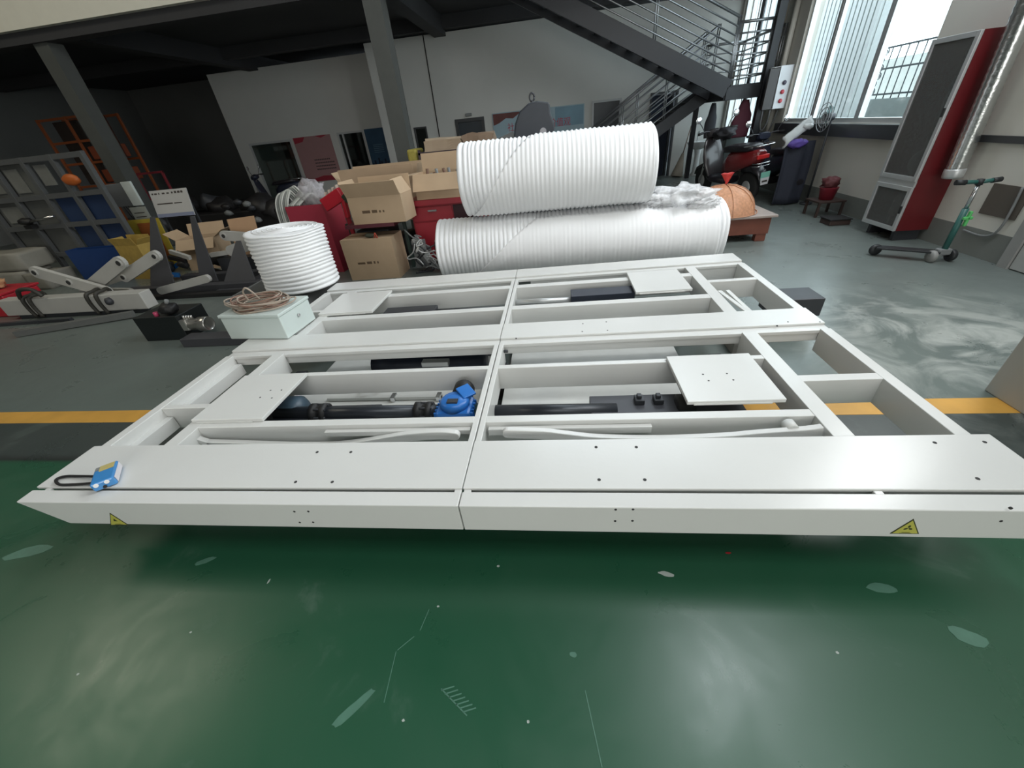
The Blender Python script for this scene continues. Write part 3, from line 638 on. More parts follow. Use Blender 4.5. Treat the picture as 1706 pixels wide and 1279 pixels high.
# ================================================================== CARTONS AND JUNK BEHIND
def carton(name, label, x0, x1, y0, y1, z0, z1, yaw=0, top='closed', fl=(20,20,20,20), seed=0, marks=True):
    t = thing(name, label, 'carton', ((x0+x1)/2, (y0+y1)/2, z0), 'cardboard cartons')
    w, d, h = x1-x0, y1-y0, z1-z0; th = .006; M = Matrix.Translation(V(((x0+x1)/2, (y0+y1)/2, z0))) @ Matrix.Rotation(R(yaw), 4, 'Z')
    walls = (((-w/2,-d/2,0),(w/2,-d/2+th,h)),((-w/2,d/2-th,0),(w/2,d/2,h)),((-w/2,-d/2+th,0),(-w/2+th,d/2-th,h)),((w/2-th,-d/2+th,0),(w/2,d/2-th,h)))
    for lo, hi in walls: bm = NB(); box(bm, lo, hi, 0, M); obj('side_panel', bm, KRAFT, t)
    bm = NB(); box(bm, (-w/2+th,-d/2+th,0), (w/2-th,d/2-th,th), 0, M); obj('bottom_panel', bm, KRAFTIN, t)
    if top == 'closed':
        for s in (-1, 1): bm = NB(); box(bm, (-w/2, min(s*.002, s*d/2), h), (w/2, max(s*.002, s*d/2), h+th), 0, M); obj('flap', bm, KRAFT, t, .002)
        bm = NB(); box(bm, (-w/2-.001,-.03,h+th), (w/2+.001,.03,h+th+.001), 0, M); obj('tape', bm, TAPE, t)
    else:
        for k, (ax, px_, L_, W_) in enumerate((('x',(0,-d/2),d/2,w),('x',(0,d/2),d/2,w),('y',(-w/2,0),d/2,d),('y',(w/2,0),d/2,d))):
            if fl[k] is None: continue
            a = R(fl[k]); bm = NB(); sgn = -1 if k in (0,2) else 1
            if ax == 'x': Q = Matrix.Translation((0,px_[1],h)) @ Matrix.Rotation(-sgn*a, 4, 'X'); box(bm, (-W_/2+.004,-th/2,0), (W_/2-.004,th/2,L_), 0, M @ Q)
            else: Q = Matrix.Translation((px_[0],0,h)) @ Matrix.Rotation(sgn*a, 4, 'Y'); box(bm, (-th/2,-W_/2+.004,0), (th/2,W_/2-.004,L_), 0, M @ Q)
            obj('flap', bm, KRAFT, t)
    if marks:                                            # printed line, too blurred to read
        random.seed(seed); x = -w*.28
        for wd in (.15,.10,.035,.03): bm = NB(); box(bm, (x*1,-d/2-.0008,h*.40), (x+wd*w,-d/2,h*.40+.028*random.uniform(.9,1.2)), 0, M); obj('print_mark', bm, mat('carton_print', (.13,.085,.05), .8), t); x += (wd+.035)*w
    return t
carton('carton', 'closed brown carton on the floor, lowest of the pile behind platform', -2.86,-2.15,5.02,5.42,.0,.53,0,seed=1)
carton('carton', 'open brown carton with printed line above the closed floor carton', -2.62,-1.90,5.08,5.46,.702,1.02,-3,'open',(30,8,20,-30),seed=2)
carton('carton', 'open brown carton full of scrap on top of red workbench', -1.86,-1.22,5.52,5.95,.872,1.17,-2,'open',(150,10,95,100),seed=3)
carton('carton', 'small closed carton on the shelf board beside upper foam roll', -1.72,-1.18,6.05,6.40,.93,1.36,0,marks=False)
carton('carton', 'wide open carton with raised flaps behind the printed carton', -3.25,-2.1,6.3,6.8,.50,1.02,2,'open',(8,5,30,15),marks=False)
# carton base: scrap-laden steel trolley under the upper carton
t = thing('scrap_trolley', 'dark green steel trolley loaded with scrap beneath the printed open carton', 'trolley', (-2.3,5.6,0))
GRN = mat('dark_green_steel', (.022,.04,.034), .5)
bx('deck', (-2.95,5.45,.62), (-2.08,5.98,.66), GRN, t, .005); bx('lower_deck', (-2.95,5.45,.12), (-2.08,5.98,.17), GRN, t, .005)
for x in (-2.93,-2.13):
    for y in (5.47,5.93): bx('leg', (x,y,0), (x+.04,y+.04,.62), GRN, t)
bx('packing_board', (-2.75,5.06,.66), (-2.08,5.9,.70), mat('board_dark_red', (.10,.02,.03), .6), t)
bx('engine_block', (-2.85,5.48,.17), (-2.35,5.9,.55), DARKST, t, .03); bx('engine_block', (-2.3,5.5,.17), (-2.1,5.9,.45), BLACK, t, .03)
bx('board_foot', (-2.74,5.10,0.0), (-2.70,5.14,.0), GRN, t) if False else None
# tangle of grey harness beside the cartons
t = thing('wire_harness', 'tangle of grey wires and metal scrap beside the floor carton', 'scrap', (-1.8,5.25,0)); random.seed(11)
bx('bracket', (-1.98,5.25,.05), (-1.80,5.32,.42), GREYF, t, .006, Matrix.Translation((-.0,0,0)))
bm = NB(); bar(bm, (-1.72,5.25,.06), (-1.92,5.25,.46), .10, .03, V((0,1,0))); obj('plate', bm, ALU, t, .004)
for k in range(16):
    p = V((random.uniform(-1.98,-1.62), random.uniform(5.12,5.3), random.uniform(.05,.5))); pts = [p]
    for i in range(5): pts.append(pts[-1]+V((random.uniform(-.12,.12), random.uniform(-.05,.05), random.uniform(-.12,.10))))
    for q in pts: q.z = max(.012, q.z)
    bm = NB(); tube(bm, spline(pts,4), .010, 6); obj('wire', bm, (GREYF,DARKST,ALU)[k%3], t)
# red workbench
t = thing('red_workbench', 'dark red steel workbench with drawers behind the lower foam roll', 'workbench', (-1.5,5.9,0))
bx('bench_top', (-2.02,5.50,.80), (-1.0,6.45,.87), REDP, t, .006); bx('carcass', (-2.0,5.56,.06), (-1.05,6.40,.80), REDP, t)
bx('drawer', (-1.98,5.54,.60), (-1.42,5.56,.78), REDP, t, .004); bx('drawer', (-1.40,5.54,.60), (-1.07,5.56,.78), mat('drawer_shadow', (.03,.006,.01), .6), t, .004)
bx('door', (-1.98,5.54,.10), (-1.42,5.56,.58), REDP, t, .004); bx('door', (-1.40,5.54,.10), (-1.07,5.56,.58), REDP, t, .004)
for x in (-1.97,-1.45): bx('door_rib', (x,5.53,.14), (x+.02,5.54,.54), REDP, t)
for x, z in ((-1.75,.72),(-1.5,.4)): bx('handle', (x,5.515,z), (x+.12,5.54,z+.02), GREYF, t, .003)
bx('shelf_board', (-1.95,6.02,.87), (-.75,6.42,.925), mat('shelf_brown', (.10,.05,.04), .7), t)
for k in range(7): p = V((-1.75+.08*k, 5.7+.03*(k%3), .90)); 
t = thing('scrap_fitting', 'rusty pipe fittings heaped in the carton on red workbench', 'fittings', (-1.55,5.73,.885)); random.seed(5)
for k in range(9):
    p = V((-1.75+.05*k, 5.70+.08*random.random(), .90)); q = p+V((random.uniform(-.05,.05), random.uniform(-.04,.04), random.uniform(.2,.32)))
    bm = NB(); cyl(bm, p, q, .02, n=8); obj('pipe_fitting', bm, (mat('rust', (.16,.09,.06), .7), GREYF, CHROME)[k%3], t)
# rack behind with boards and rolls of paper
t = thing('storage_rack', 'low dark storage rack behind the cartons loaded with paper bundles', 'rack', (-1.3,7.0,0))
RK = mat('rack_dark', (.05,.035,.045), .6)
for z in (.45,.95,1.33): bx('shelf', (-2.15,6.85,z), (-.5,7.5,z+.035), RK, t, .003)
for x in (-2.15,-.54):
    for y in (6.85,7.46): bx('post', (x,y,0), (x+.04,y+.04,1.40), RK, t)
random.seed(9)
for k, (x0, x1, z0, h) in enumerate(((-2.05,-1.45,1.365,.15),(-1.42,-.95,1.365,.17),(-2.05,-1.5,.985,.14),(-1.45,-.7,.985,.2))):
    bm = NB(); box(bm, (x0,6.88,z0), (x1,7.35,z0+h)); bmesh.ops.subdivide_edges(bm, edges=bm.edges, cuts=4, use_grid_fill=True)
    for v in bm.verts:
        if v.co.z > z0+.01: v.co += V((noise.noise(v.co*5)*.05, noise.noise(v.co*4+V((3,3,3)))*.04, noise.noise(v.co*6)*.05))
    o = obj('paper_bundle', bm, (mat('paper_tan', (.40,.31,.22), .8), mat('paper_brown', (.28,.2,.14), .8))[k%2]); tag(o, ('tan paper bundle at left on rack top','tan paper bundle at right on rack top, near dark door','brown bundle on the middle rack shelf, left','tan bundle on the middle rack shelf, right')[k], 'paper bundle', 'paper bundles on the rack')
bm = NB(); bar(bm, (-.92,6.95,1.372), (-.62,6.95,1.46), .02, .12); o = obj('grey_wedge', bm, GREYF); bmesh.ops
tag(o, 'short grey metal bar resting tilted on rack top by the door', 'bar')
o = bx('yellow_bag', (-2.34,6.88,0), (-2.18,7.3,1.42), mat('bag_yellow', (.35,.30,.06), .6, var=.3, scale=20), None, .03); tag(o, 'tall yellow sack standing between the column and the rack', 'sack')
# bell-shaped dark hopper behind the rolls
t = thing('hopper_hood', 'dark blue-grey sheet metal hood with lifting eye behind upper roll', 'hood', (-.25,6.2,0))
HD = mat('hood_blue_grey', (.03,.036,.046), .5)
def P6(px, py, y=6.2): p = at_y(px, py, y); return V((p.x, y, p.z))
poly = [P6(856,226),P6(858,206),P6(865,186),P6(880,172),P6(894,168),P6(915,170),P6(917,188),P6(923,205),P6(925,226)]
lo_ = min(p.z for p in poly); poly2 = [V((poly[0].x-.1,6.2,.0))]+poly+[V((poly[-1].x+.12,6.2,.0))]
bm = NB(); prism(bm, poly2, (0,.5,0)); obj('hood_body', bm, HD, t, .02)
e = P6(886,170); bm = NB(); tube(bm, [e+V((.03*math.cos(a),.1,.055+.045*math.sin(a))) for a in [2*PI*i/14 for i in range(15)]], .012, 8); tube(bm, [e+V((0,.1,-.02)), e+V((0,.1,.02))], .022, 10); obj('lifting_eye', bm, DARKST, t)
c = P6(905,219); bm = NB(); cyl(bm, (c.x,6.19,c.z), (c.x,6.2,c.z), .045, n=14); obj('round_label', bm, mat('label_grey', (.35,.34,.36), .7), t)

# red open-top bin with hose bundle and plastic bag
yb = 5.45
p0, p1 = at_y(474,345,yb), at_y(536,340,yb)
t = thing('red_bin', 'crimson sheet metal bin holding hoses left of the cartons', 'bin', ((p0.x+p1.x)/2, yb, 0))
ztop = (p0.z+p1.z)/2; xa, xb_ = p0.x, p1.x
CRIM = mat('crimson', (.34,.03,.055), .5, var=.06)
for lo, hi in (((xa,yb,0.0),(xb_,yb+.012,ztop)),((xa,yb+.5,0),(xb_,yb+.512,ztop)),((xa,yb+.012,0),(xa+.012,yb+.5,ztop)),((xb_-.012,yb+.012,0),(xb_,yb+.5,ztop)),((xa+.012,yb+.012,.0),(xb_-.012,yb+.5,.02))): bx('bin_wall', lo, hi, CRIM, t)
# red angled bracket leaning on its right edge
t = thing('red_bracket', 'bright red slotted angle bracket leaning between red bin and carton', 'bracket', (xb_+.1, yb, 0))
A, B = at_y(541,342,5.40), at_y(570,322,5.40); bm = NB(); bar(bm, A, B, .09, .16, V((0,0,1))); obj('bracket_arm', bm, REDB, t, .01)
bm = NB(); bar(bm, B+V((0,.0,0)), at_y(580,362,5.40), .08, .05); obj('bracket_leg', bm, REDB, t, .008)
bm = NB(); bar(bm, at_y(580,362,5.42)+V((0,0,0)), V((at_y(580,362,5.42).x+.02,5.42,0.0)), .05, .05, V((0,1,0))); obj('bracket_post', bm, REDP, t, .006)
for k in range(4):
    c = A.lerp(B, .25+.2*k)+V((0,0,.09)); bm = NB(); box(bm, (c.x-.012,5.37,c.z-.01), (c.x+.004,5.43,c.z+.035)); obj('tooth', bm, mat('tooth_cream', (.6,.5,.42), .6), t)
bm = NB(); bar(bm, at_y(573,323,5.38), at_y(584,335,5.38), .07, .10); obj('black_cap', bm, mat('cap_dark_green', (.03,.04,.025), .5), t, .01)
# hose bundle
t = thing('hose_bundle', 'bundle of grey and white hoses spilling out of the red bin', 'hoses', ((xa+xb_)/2, yb+.2, ztop)); random.seed(21)
HS = (mat('hose_white', (.55,.56,.53), .4), mat('hose_grey', (.20,.21,.20), .4), mat('hose_pale', (.38,.40,.37), .4))
for k in range(13):
    x = xa+.03+.05*k*.6; pts = [(x+.10,yb+.15+.02*k,ztop-.15),(x+.02,yb+.12,ztop+.10+.012*k),(x-.08,yb+.08+.01*k,ztop+.16+.010*k),(x-.17,yb+.05,ztop+.05),(x-.20,yb+.03,ztop-.18),(x-.18,yb+.0-.005*k,ztop-.45)]
    if k > 6: pts = [(x+.1,yb+.2,ztop-.1),(x,yb+.15,ztop+.12),(x-.12,yb+.08,ztop+.06),(x-.2,yb+.04,ztop+.0)]
    bm = NB(); tube(bm, spline(pts,5), .013, 7); obj('hose', bm, HS[k%3], t)
bm = NB(); blob(bm, ((xa+xb_)/2+.08, yb+.18, ztop+.12), .17, 3, .55, 2.6, 31, (1.15,.8,1.0))
o = obj('plastic_bag', bm, film('film_clear', (.72,.70,.74), .42, .08)); tag(o, 'clear plastic bag bulging over the rim of the red bin', 'plastic bag')
# ================================================================== STAIRCASE
RAIL = mat('rail_stainless', (.34,.35,.36), .38, metal=.9, var=.08)
SX = thing('steel_staircase', 'dark steel staircase with landing and stainless railings against back wall', 'staircase', (3.7,10.8,0))
LZ = 1.86
def channel(a, b, h=.24, w=.06): bm = NB(); bar(bm, a, b, w, h); return obj('stringer', bm, STAIRST, SX, .004)
UY0, UY1, LY0, LY1 = 10.0, 10.95, 11.1, 12.0
U0, U1 = V((3.42,0,LZ-.06)), V((-1.1,0,LZ-.06+4.52*.485))
L0, L1 = V((3.42,0,LZ-.06)), V((.62,0,.02))
for y in (UY0, UY1): channel(U0+V((0,y,0)), U1+V((0,y,0)), .30)
for y in (LY0, LY1): channel(L0+V((0,y,0)), L1+V((0,y,.08)), .24)
n_ = 13
for k in range(1, n_):
    p = U0.lerp(U1, k/n_); bx('tread', (p.x-.15,UY0+.03,p.z+.02), (p.x+.14,UY1-.03,p.z+.05), STAIRST, SX)
for k in range(1, 11):
    p = L0.lerp(L1, k/11); bx('tread', (p.x-.14,LY0+.03,p.z+.02), (p.x+.13,LY1-.03,p.z+.05), STAIRST, SX)
bx('landing_plate', (3.40,UY0,LZ-.03), (4.34,LY1,LZ), STAIRST, SX)
for lo, hi in (((3.40,UY0-.03,LZ-.24),(4.34,UY0+.03,LZ-.03)),((3.40,LY1-.03,LZ-.24),(4.34,LY1+.03,LZ-.03)),((3.38,UY0,LZ-.24),(3.44,LY1,LZ-.03)),((4.28,UY0,LZ-.24),(4.34,LY1,LZ-.03))): bx('landing_beam', lo, hi, STAIRST, SX, .004)
bx('landing_post', (4.04,UY0-.08,0), (4.18,UY0+.06,3.9), STAIRST, SX, .006); bx('landing_post', (3.40,LY1-.05,0), (3.50,LY1+.05,LZ-.03), STAIRST, SX)
def railing(a, b, h=.92, n=6, posts=2, r=.014):
    a, b = V(a), V(b)
    for k in range(n):
        z = h*(k+1)/n-.02; bm = NB(); cyl(bm, a+V((0,0,z)), b+V((0,0,z)), r if k < n-1 else .024, n=8); obj('rail_bar' if k < n-1 else 'handrail', bm, RAIL, SX)
    for k in range(posts):
        p = a.lerp(b, k/(posts-1)) if posts > 1 else a
        for d in (-.02,.02): bm = NB(); cyl(bm, p+V((d,0,-.02)), p+V((d,0,h+.0)), .013, n=8); obj('rail_post', bm, RAIL, SX)
railing(U0+V((0,UY0,.14)), U1+V((0,UY0,.14)), .95, 7, 4)
railing(L0+V((0,LY0,.14)), L1+V((0,LY0,.14)), 1.0, 7, 4)
railing(L0+V((0,LY1,.14)), L1+V((0,LY1,.14)), 1.0, 5, 3)
railing((3.44,UY0,LZ), (4.04,UY0,LZ), .95, 6, 2); railing((4.30,UY0+.1,LZ), (4.30,LY1,LZ), .85, 5, 2); railing((3.5,LY1,LZ), (4.30,LY1,LZ), .85, 5, 2)
# ================================================================== BACK WALL SIGNS
BAN = thing('slogan_banner', 'pale blue slogan banner with red characters on back wall behind the hood', 'banner', (-.45,12.78,1.6))
bm = NB(); box(bm, (-1.72,12.775,1.05), (.78,12.79,1.90)); obj('banner_sheet', bm, mat('banner_blue', (.32,.44,.50), .5, var=.25, scale=1.2), BAN)
bx('blue_field', (.0,12.772,1.45), (.76,12.776,1.88), mat('banner_blue_deep', (.16,.29,.37), .5, var=.3, scale=2), BAN)
bm = NB(); prism(bm, [(-1.70,12.773,1.88),(-.9,12.773,1.88),(-1.15,12.773,1.74),(-1.35,12.773,1.76),(-1.55,12.773,1.66),(-1.70,12.773,1.62)], (0,.002,0)); obj('red_ribbon', bm, mat('ribbon_red', (.12,.03,.025), .5, var=.3), BAN)
BRED = mat('banner_red', (.42,.04,.07), .5)
text('slogan', '社会主义核心价值观', .21, at((-.45,12.768,1.53), s=(.92,1,1)), BRED, BAN)
P1 = thing('pink_poster', 'pink notice poster with red corners hanging between the left office panes', 'poster', (-7.7,13.85,1.3))
bx('poster_sheet', (-8.35,13.87,.60), (-7.08,13.885,1.87), mat('poster_pink', (.36,.20,.20), .5, var=.06), P1)
for poly in ([(-8.34,1.86),(-7.95,1.86),(-8.05,1.74),(-8.34,1.70)], [(-8.34,.61),(-7.09,.61),(-7.09,.85),(-7.35,.74),(-7.7,.76),(-8.0,.70)], [(-7.6,1.86),(-7.2,1.86),(-7.4,1.80)]):
    bm = NB(); prism(bm, [(x,13.868,z) for x, z in poly], (0,.003,0)); obj('red_motif', bm, mat('poster_red', (.34,.03,.05), .5), P1)
for r_ in range(4):
    for k in range(11 if r_ else 9): bm = NB(); x = -7.85+k*.062; z = 1.20-r_*.09; box(bm, (x,13.866,z), (x+.045,13.871,z+.035)); obj('text_mark', bm, mat('poster_ink', (.07,.05,.05), .6), P1)
P2 = thing('blue_poster', 'dark blue poster with skyline left of the steel column', 'poster', (-5.6,13.85,1.3))
bx('poster_sheet', (-5.93,13.87,.80), (-5.27,13.885,1.89), mat('poster_navy', (.035,.085,.15), .4, var=.4, scale=3), P2)
for k in range(9):
    x = -5.90+k*.07; h = (.14,.22,.10,.28,.18,.12,.24,.16,.1)[k]; bx('skyline_block', (x,13.866,.81), (x+.055,13.871,.82+h), mat('poster_black', (.012,.02,.04), .5), P2)
for k in range(5): bx('text_mark', (-5.75,13.866,1.45-.05*k), (-5.42,13.871,1.465-.05*k), mat('poster_pale', (.12,.22,.30), .5), P2)
bm = NB(); bm2 = NB(); box(bm, (-2.45,12.74,1.90), (-2.28,12.795,1.97)); tag(obj('door_lamp', bm, GREYF, None, .01), 'small grey lamp box above the dark door left of the banner', 'lamp')
bx('bm', (0,0,0), (0,0,0), GREYF) if False else None
# ================================================================== RIGHT SIDE
# low table with food cover
WOOD = mat('table_red_wood', (.17,.055,.035), .45, var=.25, scale=9)
t = thing('low_table', 'low reddish wooden table at right end of the foam rolls', 'table', (2.2,5.95,0))
WT = mat('table_top_grey', (.34,.28,.25), .35, var=.2, scale=8)
bx('tabletop', (1.62,5.62,.305), (2.84,6.38,.335), WT, t, .006)
bx('apron', (1.66,5.66,.10), (2.78,5.69,.305), WOOD, t); bx('apron', (1.66,6.31,.10), (2.78,6.34,.305), WOOD, t); bx('apron', (2.75,5.69,.10), (2.78,6.31,.305), WOOD, t)
for x in (1.66,2.64):
    for y in (5.67,6.24): bm = NB(); vs = box(bm, (x,y,0), (x+.13,y+.09,.30)); obj('leg', bm, WOOD, t, .006)
c = at_z(1222,346,.335); fx, fy = 2.26, 6.02
t = thing('food_cover', 'orange mesh dome food cover with red tie on the low table', 'food cover', (fx,fy,.337)); OR = film('orange_mesh', (.72,.36,.20), .75, .5)
bm = NB(); lathe(bm, [(.44*p,.34*q) for p, q in ((1,0),(.985,.13),(.91,.38),(.76,.64),(.56,.83),(.3,.96),(.05,1))], (fx,fy,.338), 'z', 8, cap=False)
bmesh.ops.subdivide_edges(bm, edges=bm.edges, cuts=1, smooth=.6, use_grid_fill=True); obj('dome', bm, OR, t)
for k in range(8):
    a = 2*PI*k/8; bm = NB(); tube(bm, [(fx+r_*math.cos(a), fy+r_*math.sin(a), .338+h) for r_, h in [(.443*p,.345*q) for p, q in ((1,0),(.985,.13),(.91,.38),(.76,.64),(.56,.83),(.3,.96),(.03,1))]], .005, 5); obj('rib', bm, mat('rib_orange', (.55,.28,.16), .5), t)
bm = NB(); tube(bm, [(fx+.443*math.cos(a), fy+.443*math.sin(a), .343) for a in [2*PI*i/24 for i in range(25)]], .006, 5); obj('lace_rim', bm, mat('rib_orange', (.55,.28,.16), .5), t)
RT = film('red_tie', (.65,.06,.06), .9, .4)
bm = NB(); lathe(bm, [(.012,0),(.02,.03),(.075,.13),(.085,.14)], (fx,fy,.675), 'z', 9, cap=False, sy=.6)
for v in bm.verts: v.co += V((noise.noise(v.co*20)*.02, 0, noise.noise(v.co*17)*.015))
o = obj('tie_knot', bm, RT, t); o.modifiers.new('s','SOLIDIFY').thickness = .003
# wash basin, broom, mop leaning
t = thing('wash_basin', 'white ceramic pedestal wash basin against the back wall right of stairs', 'basin', (3.75,12.3,0)); CER = mat('ceramic', (.75,.76,.75), .15, var=.02)
bm = NB(); lathe(bm, [(.11,0),(.12,.02),(.075,.10),(.07,.5),(.10,.66)], (3.75,12.35,0), 'z', 20, sy=.85); obj('pedestal', bm, CER, t, smooth=True)
bm = NB(); lathe(bm, [(.09,.62),(.22,.68),(.29,.78),(.30,.80),(.27,.80),(.19,.72),(.02,.69)], (3.75,12.35,0), 'z', 28, sy=.8, cap=False); obj('bowl', bm, CER, t, smooth=True)
bm = NB(); tube(bm, spline([(3.75,12.55,.78),(3.75,12.55,.98),(3.75,12.48,1.02),(3.75,12.42,.98)],5), .014, 8); obj('tap', bm, CHROME, t)
t = thing('broom', 'straw broom leaning against the white wall left of the basin', 'broom', (3.45,12.55,0)); ST_ = mat('straw', (.45,.40,.33), .9, var=.2)
bm = NB(); cyl(bm, (3.42,12.5,.55), (3.60,12.75,1.15), .014, n=8); obj('handle', bm, mat('stick', (.2,.14,.1), .6), t)
bm = NB(); cyl(bm, (3.30,12.4,.01), (3.42,12.5,.56), .16, .03, n=14); obj('bristles', bm, ST_, t)
# grey-green cabinet under the stair window with bottles
t = thing('washing_machine', 'dark grey green cabinet below the landing with bottles on top', 'cabinet', (4.15,11.3,0)); GG = mat('cabinet_green_grey', (.09,.11,.105), .4)
bx('cabinet_body', (3.95,11.05,.02), (4.38,11.75,1.0), GG, t, .02); bx('top_panel', (3.94,11.04,1.0), (4.38,11.76,1.03), GREYF, t, .006); bx('plinth', (3.97,11.07,0), (4.36,11.73,.02), BLACK, t)
for k in range(5):
    bm = NB(); lathe(bm, [(.03,0),(.035,.02),(.033,.13),(.014,.16),(.014,.19)], (4.05+.055*k, 11.12+.06*(k%2), 1.032), 'z', 12); o = obj('bottle', bm, mat('bottle_pale', (.55,.58,.50), .2, var=.2), None)
    tag(o, ('pale bottle at the left end of','pale bottle second from left on','pale bottle in the middle of','pale bottle second from right on','pale bottle at the right end of')[k]+' the cabinet below the stair landing', 'bottle', 'bottles on the cabinet')
# towels / clothes hanging at the window
for nm, lab, x, y, z0, z1, w, m in (('jacket', 'dark red jacket hanging from the landing edge in front of the window', 3.86, 10.12, .95, 1.60, .17, mat('cloth_maroon', (.09,.02,.035), .8)), ('hanging_towel', 'dark grey towel hanging beside the maroon jacket', 3.72, 11.6, .9, 1.60, .12, mat('cloth_grey', (.09,.095,.11), .8))):
    t = thing(nm, lab, 'clothes', (x,y,z1))
    bm = NB(); g = []
    for i in range(15):
        u = i/14; row = []
        for j in range(15):
            a = 2*PI*j/15; ww = w*(.35+.75*min(1, u*1.8))*(1-.3*max(0,u-.75)); row.append(bm.verts.new((x+ww*math.cos(a)*(1+.2*noise.noise(V((u*4,j*.7,x)))), y+.06*math.sin(a), z1-(z1-z0)*u)))
        g.append(row)
    skin(bm, g); obj('cloth', bm, m, t)
    bm = NB(); tube(bm, spline([(x,y,z1-.02),(x,y,z1+.04),(x+.02,y,z1+.07)],4), .006, 6); obj('hook', bm, CHROME, t)
# wall control box with three buttons
t = thing('switch_box', 'white electrical box with red buttons and dark door on right wall', 'control box', (4.3,9.7,1.4))
bx('box_body', (4.17,9.60,1.40), (4.395,9.85,2.06), mat('switch_white', (.62,.64,.66), .4), t, .006)
bx('dark_door', (3.985,9.58,1.40), (4.165,9.66,2.03), mat('door_dark_grey', (.04,.036,.036), .4), t, .004)
bm = NB(); tube(bm, [(3.99,9.575,2.04),(4.165,9.575,2.045),(4.165,9.575,1.40)], .010, 6); obj('door_rim', bm, ALU, t)
for z, m in ((1.80, mat('button_dark', (.06,.05,.08), .4)), (1.66, mat('button_red', (.50,.05,.07), .4)), (1.52, MATS['button_red'] if 'button_red' in MATS else None)):
    bm = NB(); lathe(bm, [(.035,0),(.036,-.012),(.026,-.03),(.01,-.032)], (4.29,9.599,z), 'y', 14); obj('button', bm, m or MATS['button_red'], t)
bm = NB(); tube(bm, spline([(4.02,9.62,1.40),(4.03,9.62,1.15),(4.09,9.62,1.06),(4.15,9.62,1.2),(4.15,9.62,1.40)],6), .018, 8); obj('cable_loop', bm, mat('cable_dark', (.06,.06,.06), .5), t)
bm = NB(); tube(bm, spline([(4.33,9.68,1.40),(4.27,9.66,1.15),(4.18,9.64,.85)],5), .014, 8); obj('cable_loop', bm, MATS['cable_dark'], t)
# pale pipes on the pier
for y, r_ in ((9.92,.045),(10.32,.03)):
    bm = NB(); cyl(bm, (4.34,y,.0), (4.34,y,ROOF-3.3), r_, n=12); o = obj('wall_pipe', bm, mat('pipe_cream', (.60,.58,.52), .4)); tag(o, 'cream vertical pipe on the pier beside the window' if r_ > .04 else 'thin cream pipe behind the switch box on the pier', 'pipe')
# fire cabinet
t = thing('fire_cabinet', 'tall red cabinet with two aluminium framed glass doors on right wall', 'cabinet', (4.2,5.56,.12)); FX0, FY0, FY1, FZ0, FZ1 = 4.05, 5.28, 5.86, .125, 1.95
FR_ = mat('cabinet_red', (.13,.011,.014), .35, var=.12)
bx('side_panel', (FX0,FY0,FZ0), (XW-.004,FY0+.015,FZ1), FR_, t); bx('side_panel', (FX0,FY1-.015,FZ0), (XW-.004,FY1,FZ1), FR_, t)
bx('top_panel', (FX0,FY0+.015,FZ1-.015), (XW-.004,FY1-.015,FZ1), FR_, t); bx('bottom_panel', (FX0,FY0+.015,FZ0), (XW-.004,FY1-.015,FZ0+.015), FR_, t); bx('back_panel', (XW-.02,FY0+.015,FZ0+.015), (XW-.006,FY1-.015,FZ1-.015), GREYF, t); bx('shelf', (FX0+.02,FY0+.015,.62), (XW-.02,FY1-.015,.66), FR_, t)
def cab_door(z0, z1):
    d = NB(); w = .045
    for lo, hi in (((FX0-.03,FY0,z0),(FX0-.002,FY0+w,z1)),((FX0-.03,FY1-w,z0),(FX0-.002,FY1,z1)),((FX0-.03,FY0+w,z0),(FX0-.002,FY1-w,z0+w)),((FX0-.03,FY0+w,z1-w),(FX0-.002,FY1-w,z1))): box(d, lo, hi)
    o = obj('door_frame', d, ALU, t, .003); bx('door_glass', (FX0-.018,FY0+w,z0+w), (FX0-.012,FY1-w,z1-w), film('cabinet_glass', (.13,.13,.125), .55, .2), o)
    bx('door_handle', (FX0-.045,FY0+.012,(z0+z1)/2-.04), (FX0-.03,FY0+.03,(z0+z1)/2+.04), BLACK, o, .003)
cab_door(FZ0, .60); cab_door(.66, FZ1)
bx('middle_rail', (FX0-.02,FY0,.60), (FX0,FY1,.66), ALU, t)
for y in (5.45,5.62):
    bm = NB(); lathe(bm, [(.07,0),(.075,.02),(.075,.27),(.05,.32),(.025,.34),(.03,.38)], (4.22,y,FZ0+.017), 'z', 16); obj_ = obj('extinguisher', bm, mat('extinguisher_pale', (.40,.36,.34), .4)); tag(obj_, 'pale cylinder bottle behind the lower cabinet glass, ' + ('near side' if y < 5.5 else 'far side'), 'extinguisher', 'cylinders in the red cabinet')
bm = NB(); lathe(bm, [(.02,-.05),(.13,-.05),(.14,-.03),(.14,.03),(.13,.05),(.02,.05)], (4.24,5.56,.82), 'y', 22); o = obj('hose_reel', bm, mat('reel_grey', (.28,.28,.27), .6)); tag(o, 'coiled grey hose standing on shelf behind the upper cabinet glass', 'hose')
for y in (5.33,5.75): bx('cabinet_foot', (4.09,y,0), (4.36,y+.05,FZ0), DARKST, t)
# foil duct
pb, pt_ = at_x(1570,282,4.27), V((0,0,0))
t = thing('foil_duct', 'shiny silver vertical duct beside the red cabinet on right wall', 'duct', (4.26, 5.13, .70))
prof = []; z = .72
while z < 4.6: prof += [(.078,z),(.084,z+.03)]; z += .06
bm = NB(); lathe(bm, prof, (4.26,5.13,0), 'z', 18); obj('duct_body', bm, mat('foil', (.55,.56,.55), .22, metal=.9, var=.1, bump=.3, bscale=25), t)
bm = NB(); lathe(bm, [(.082,.70),(.088,.72),(.088,.78),(.082,.79)], (4.26,5.13,0), 'z', 18); obj('duct_collar', bm, ALU, t)
for ch in t.children:                                 # the duct leans a little out from the wall
    ch.data.transform(Matrix.Rotation(R(-3), 4, 'Y'))
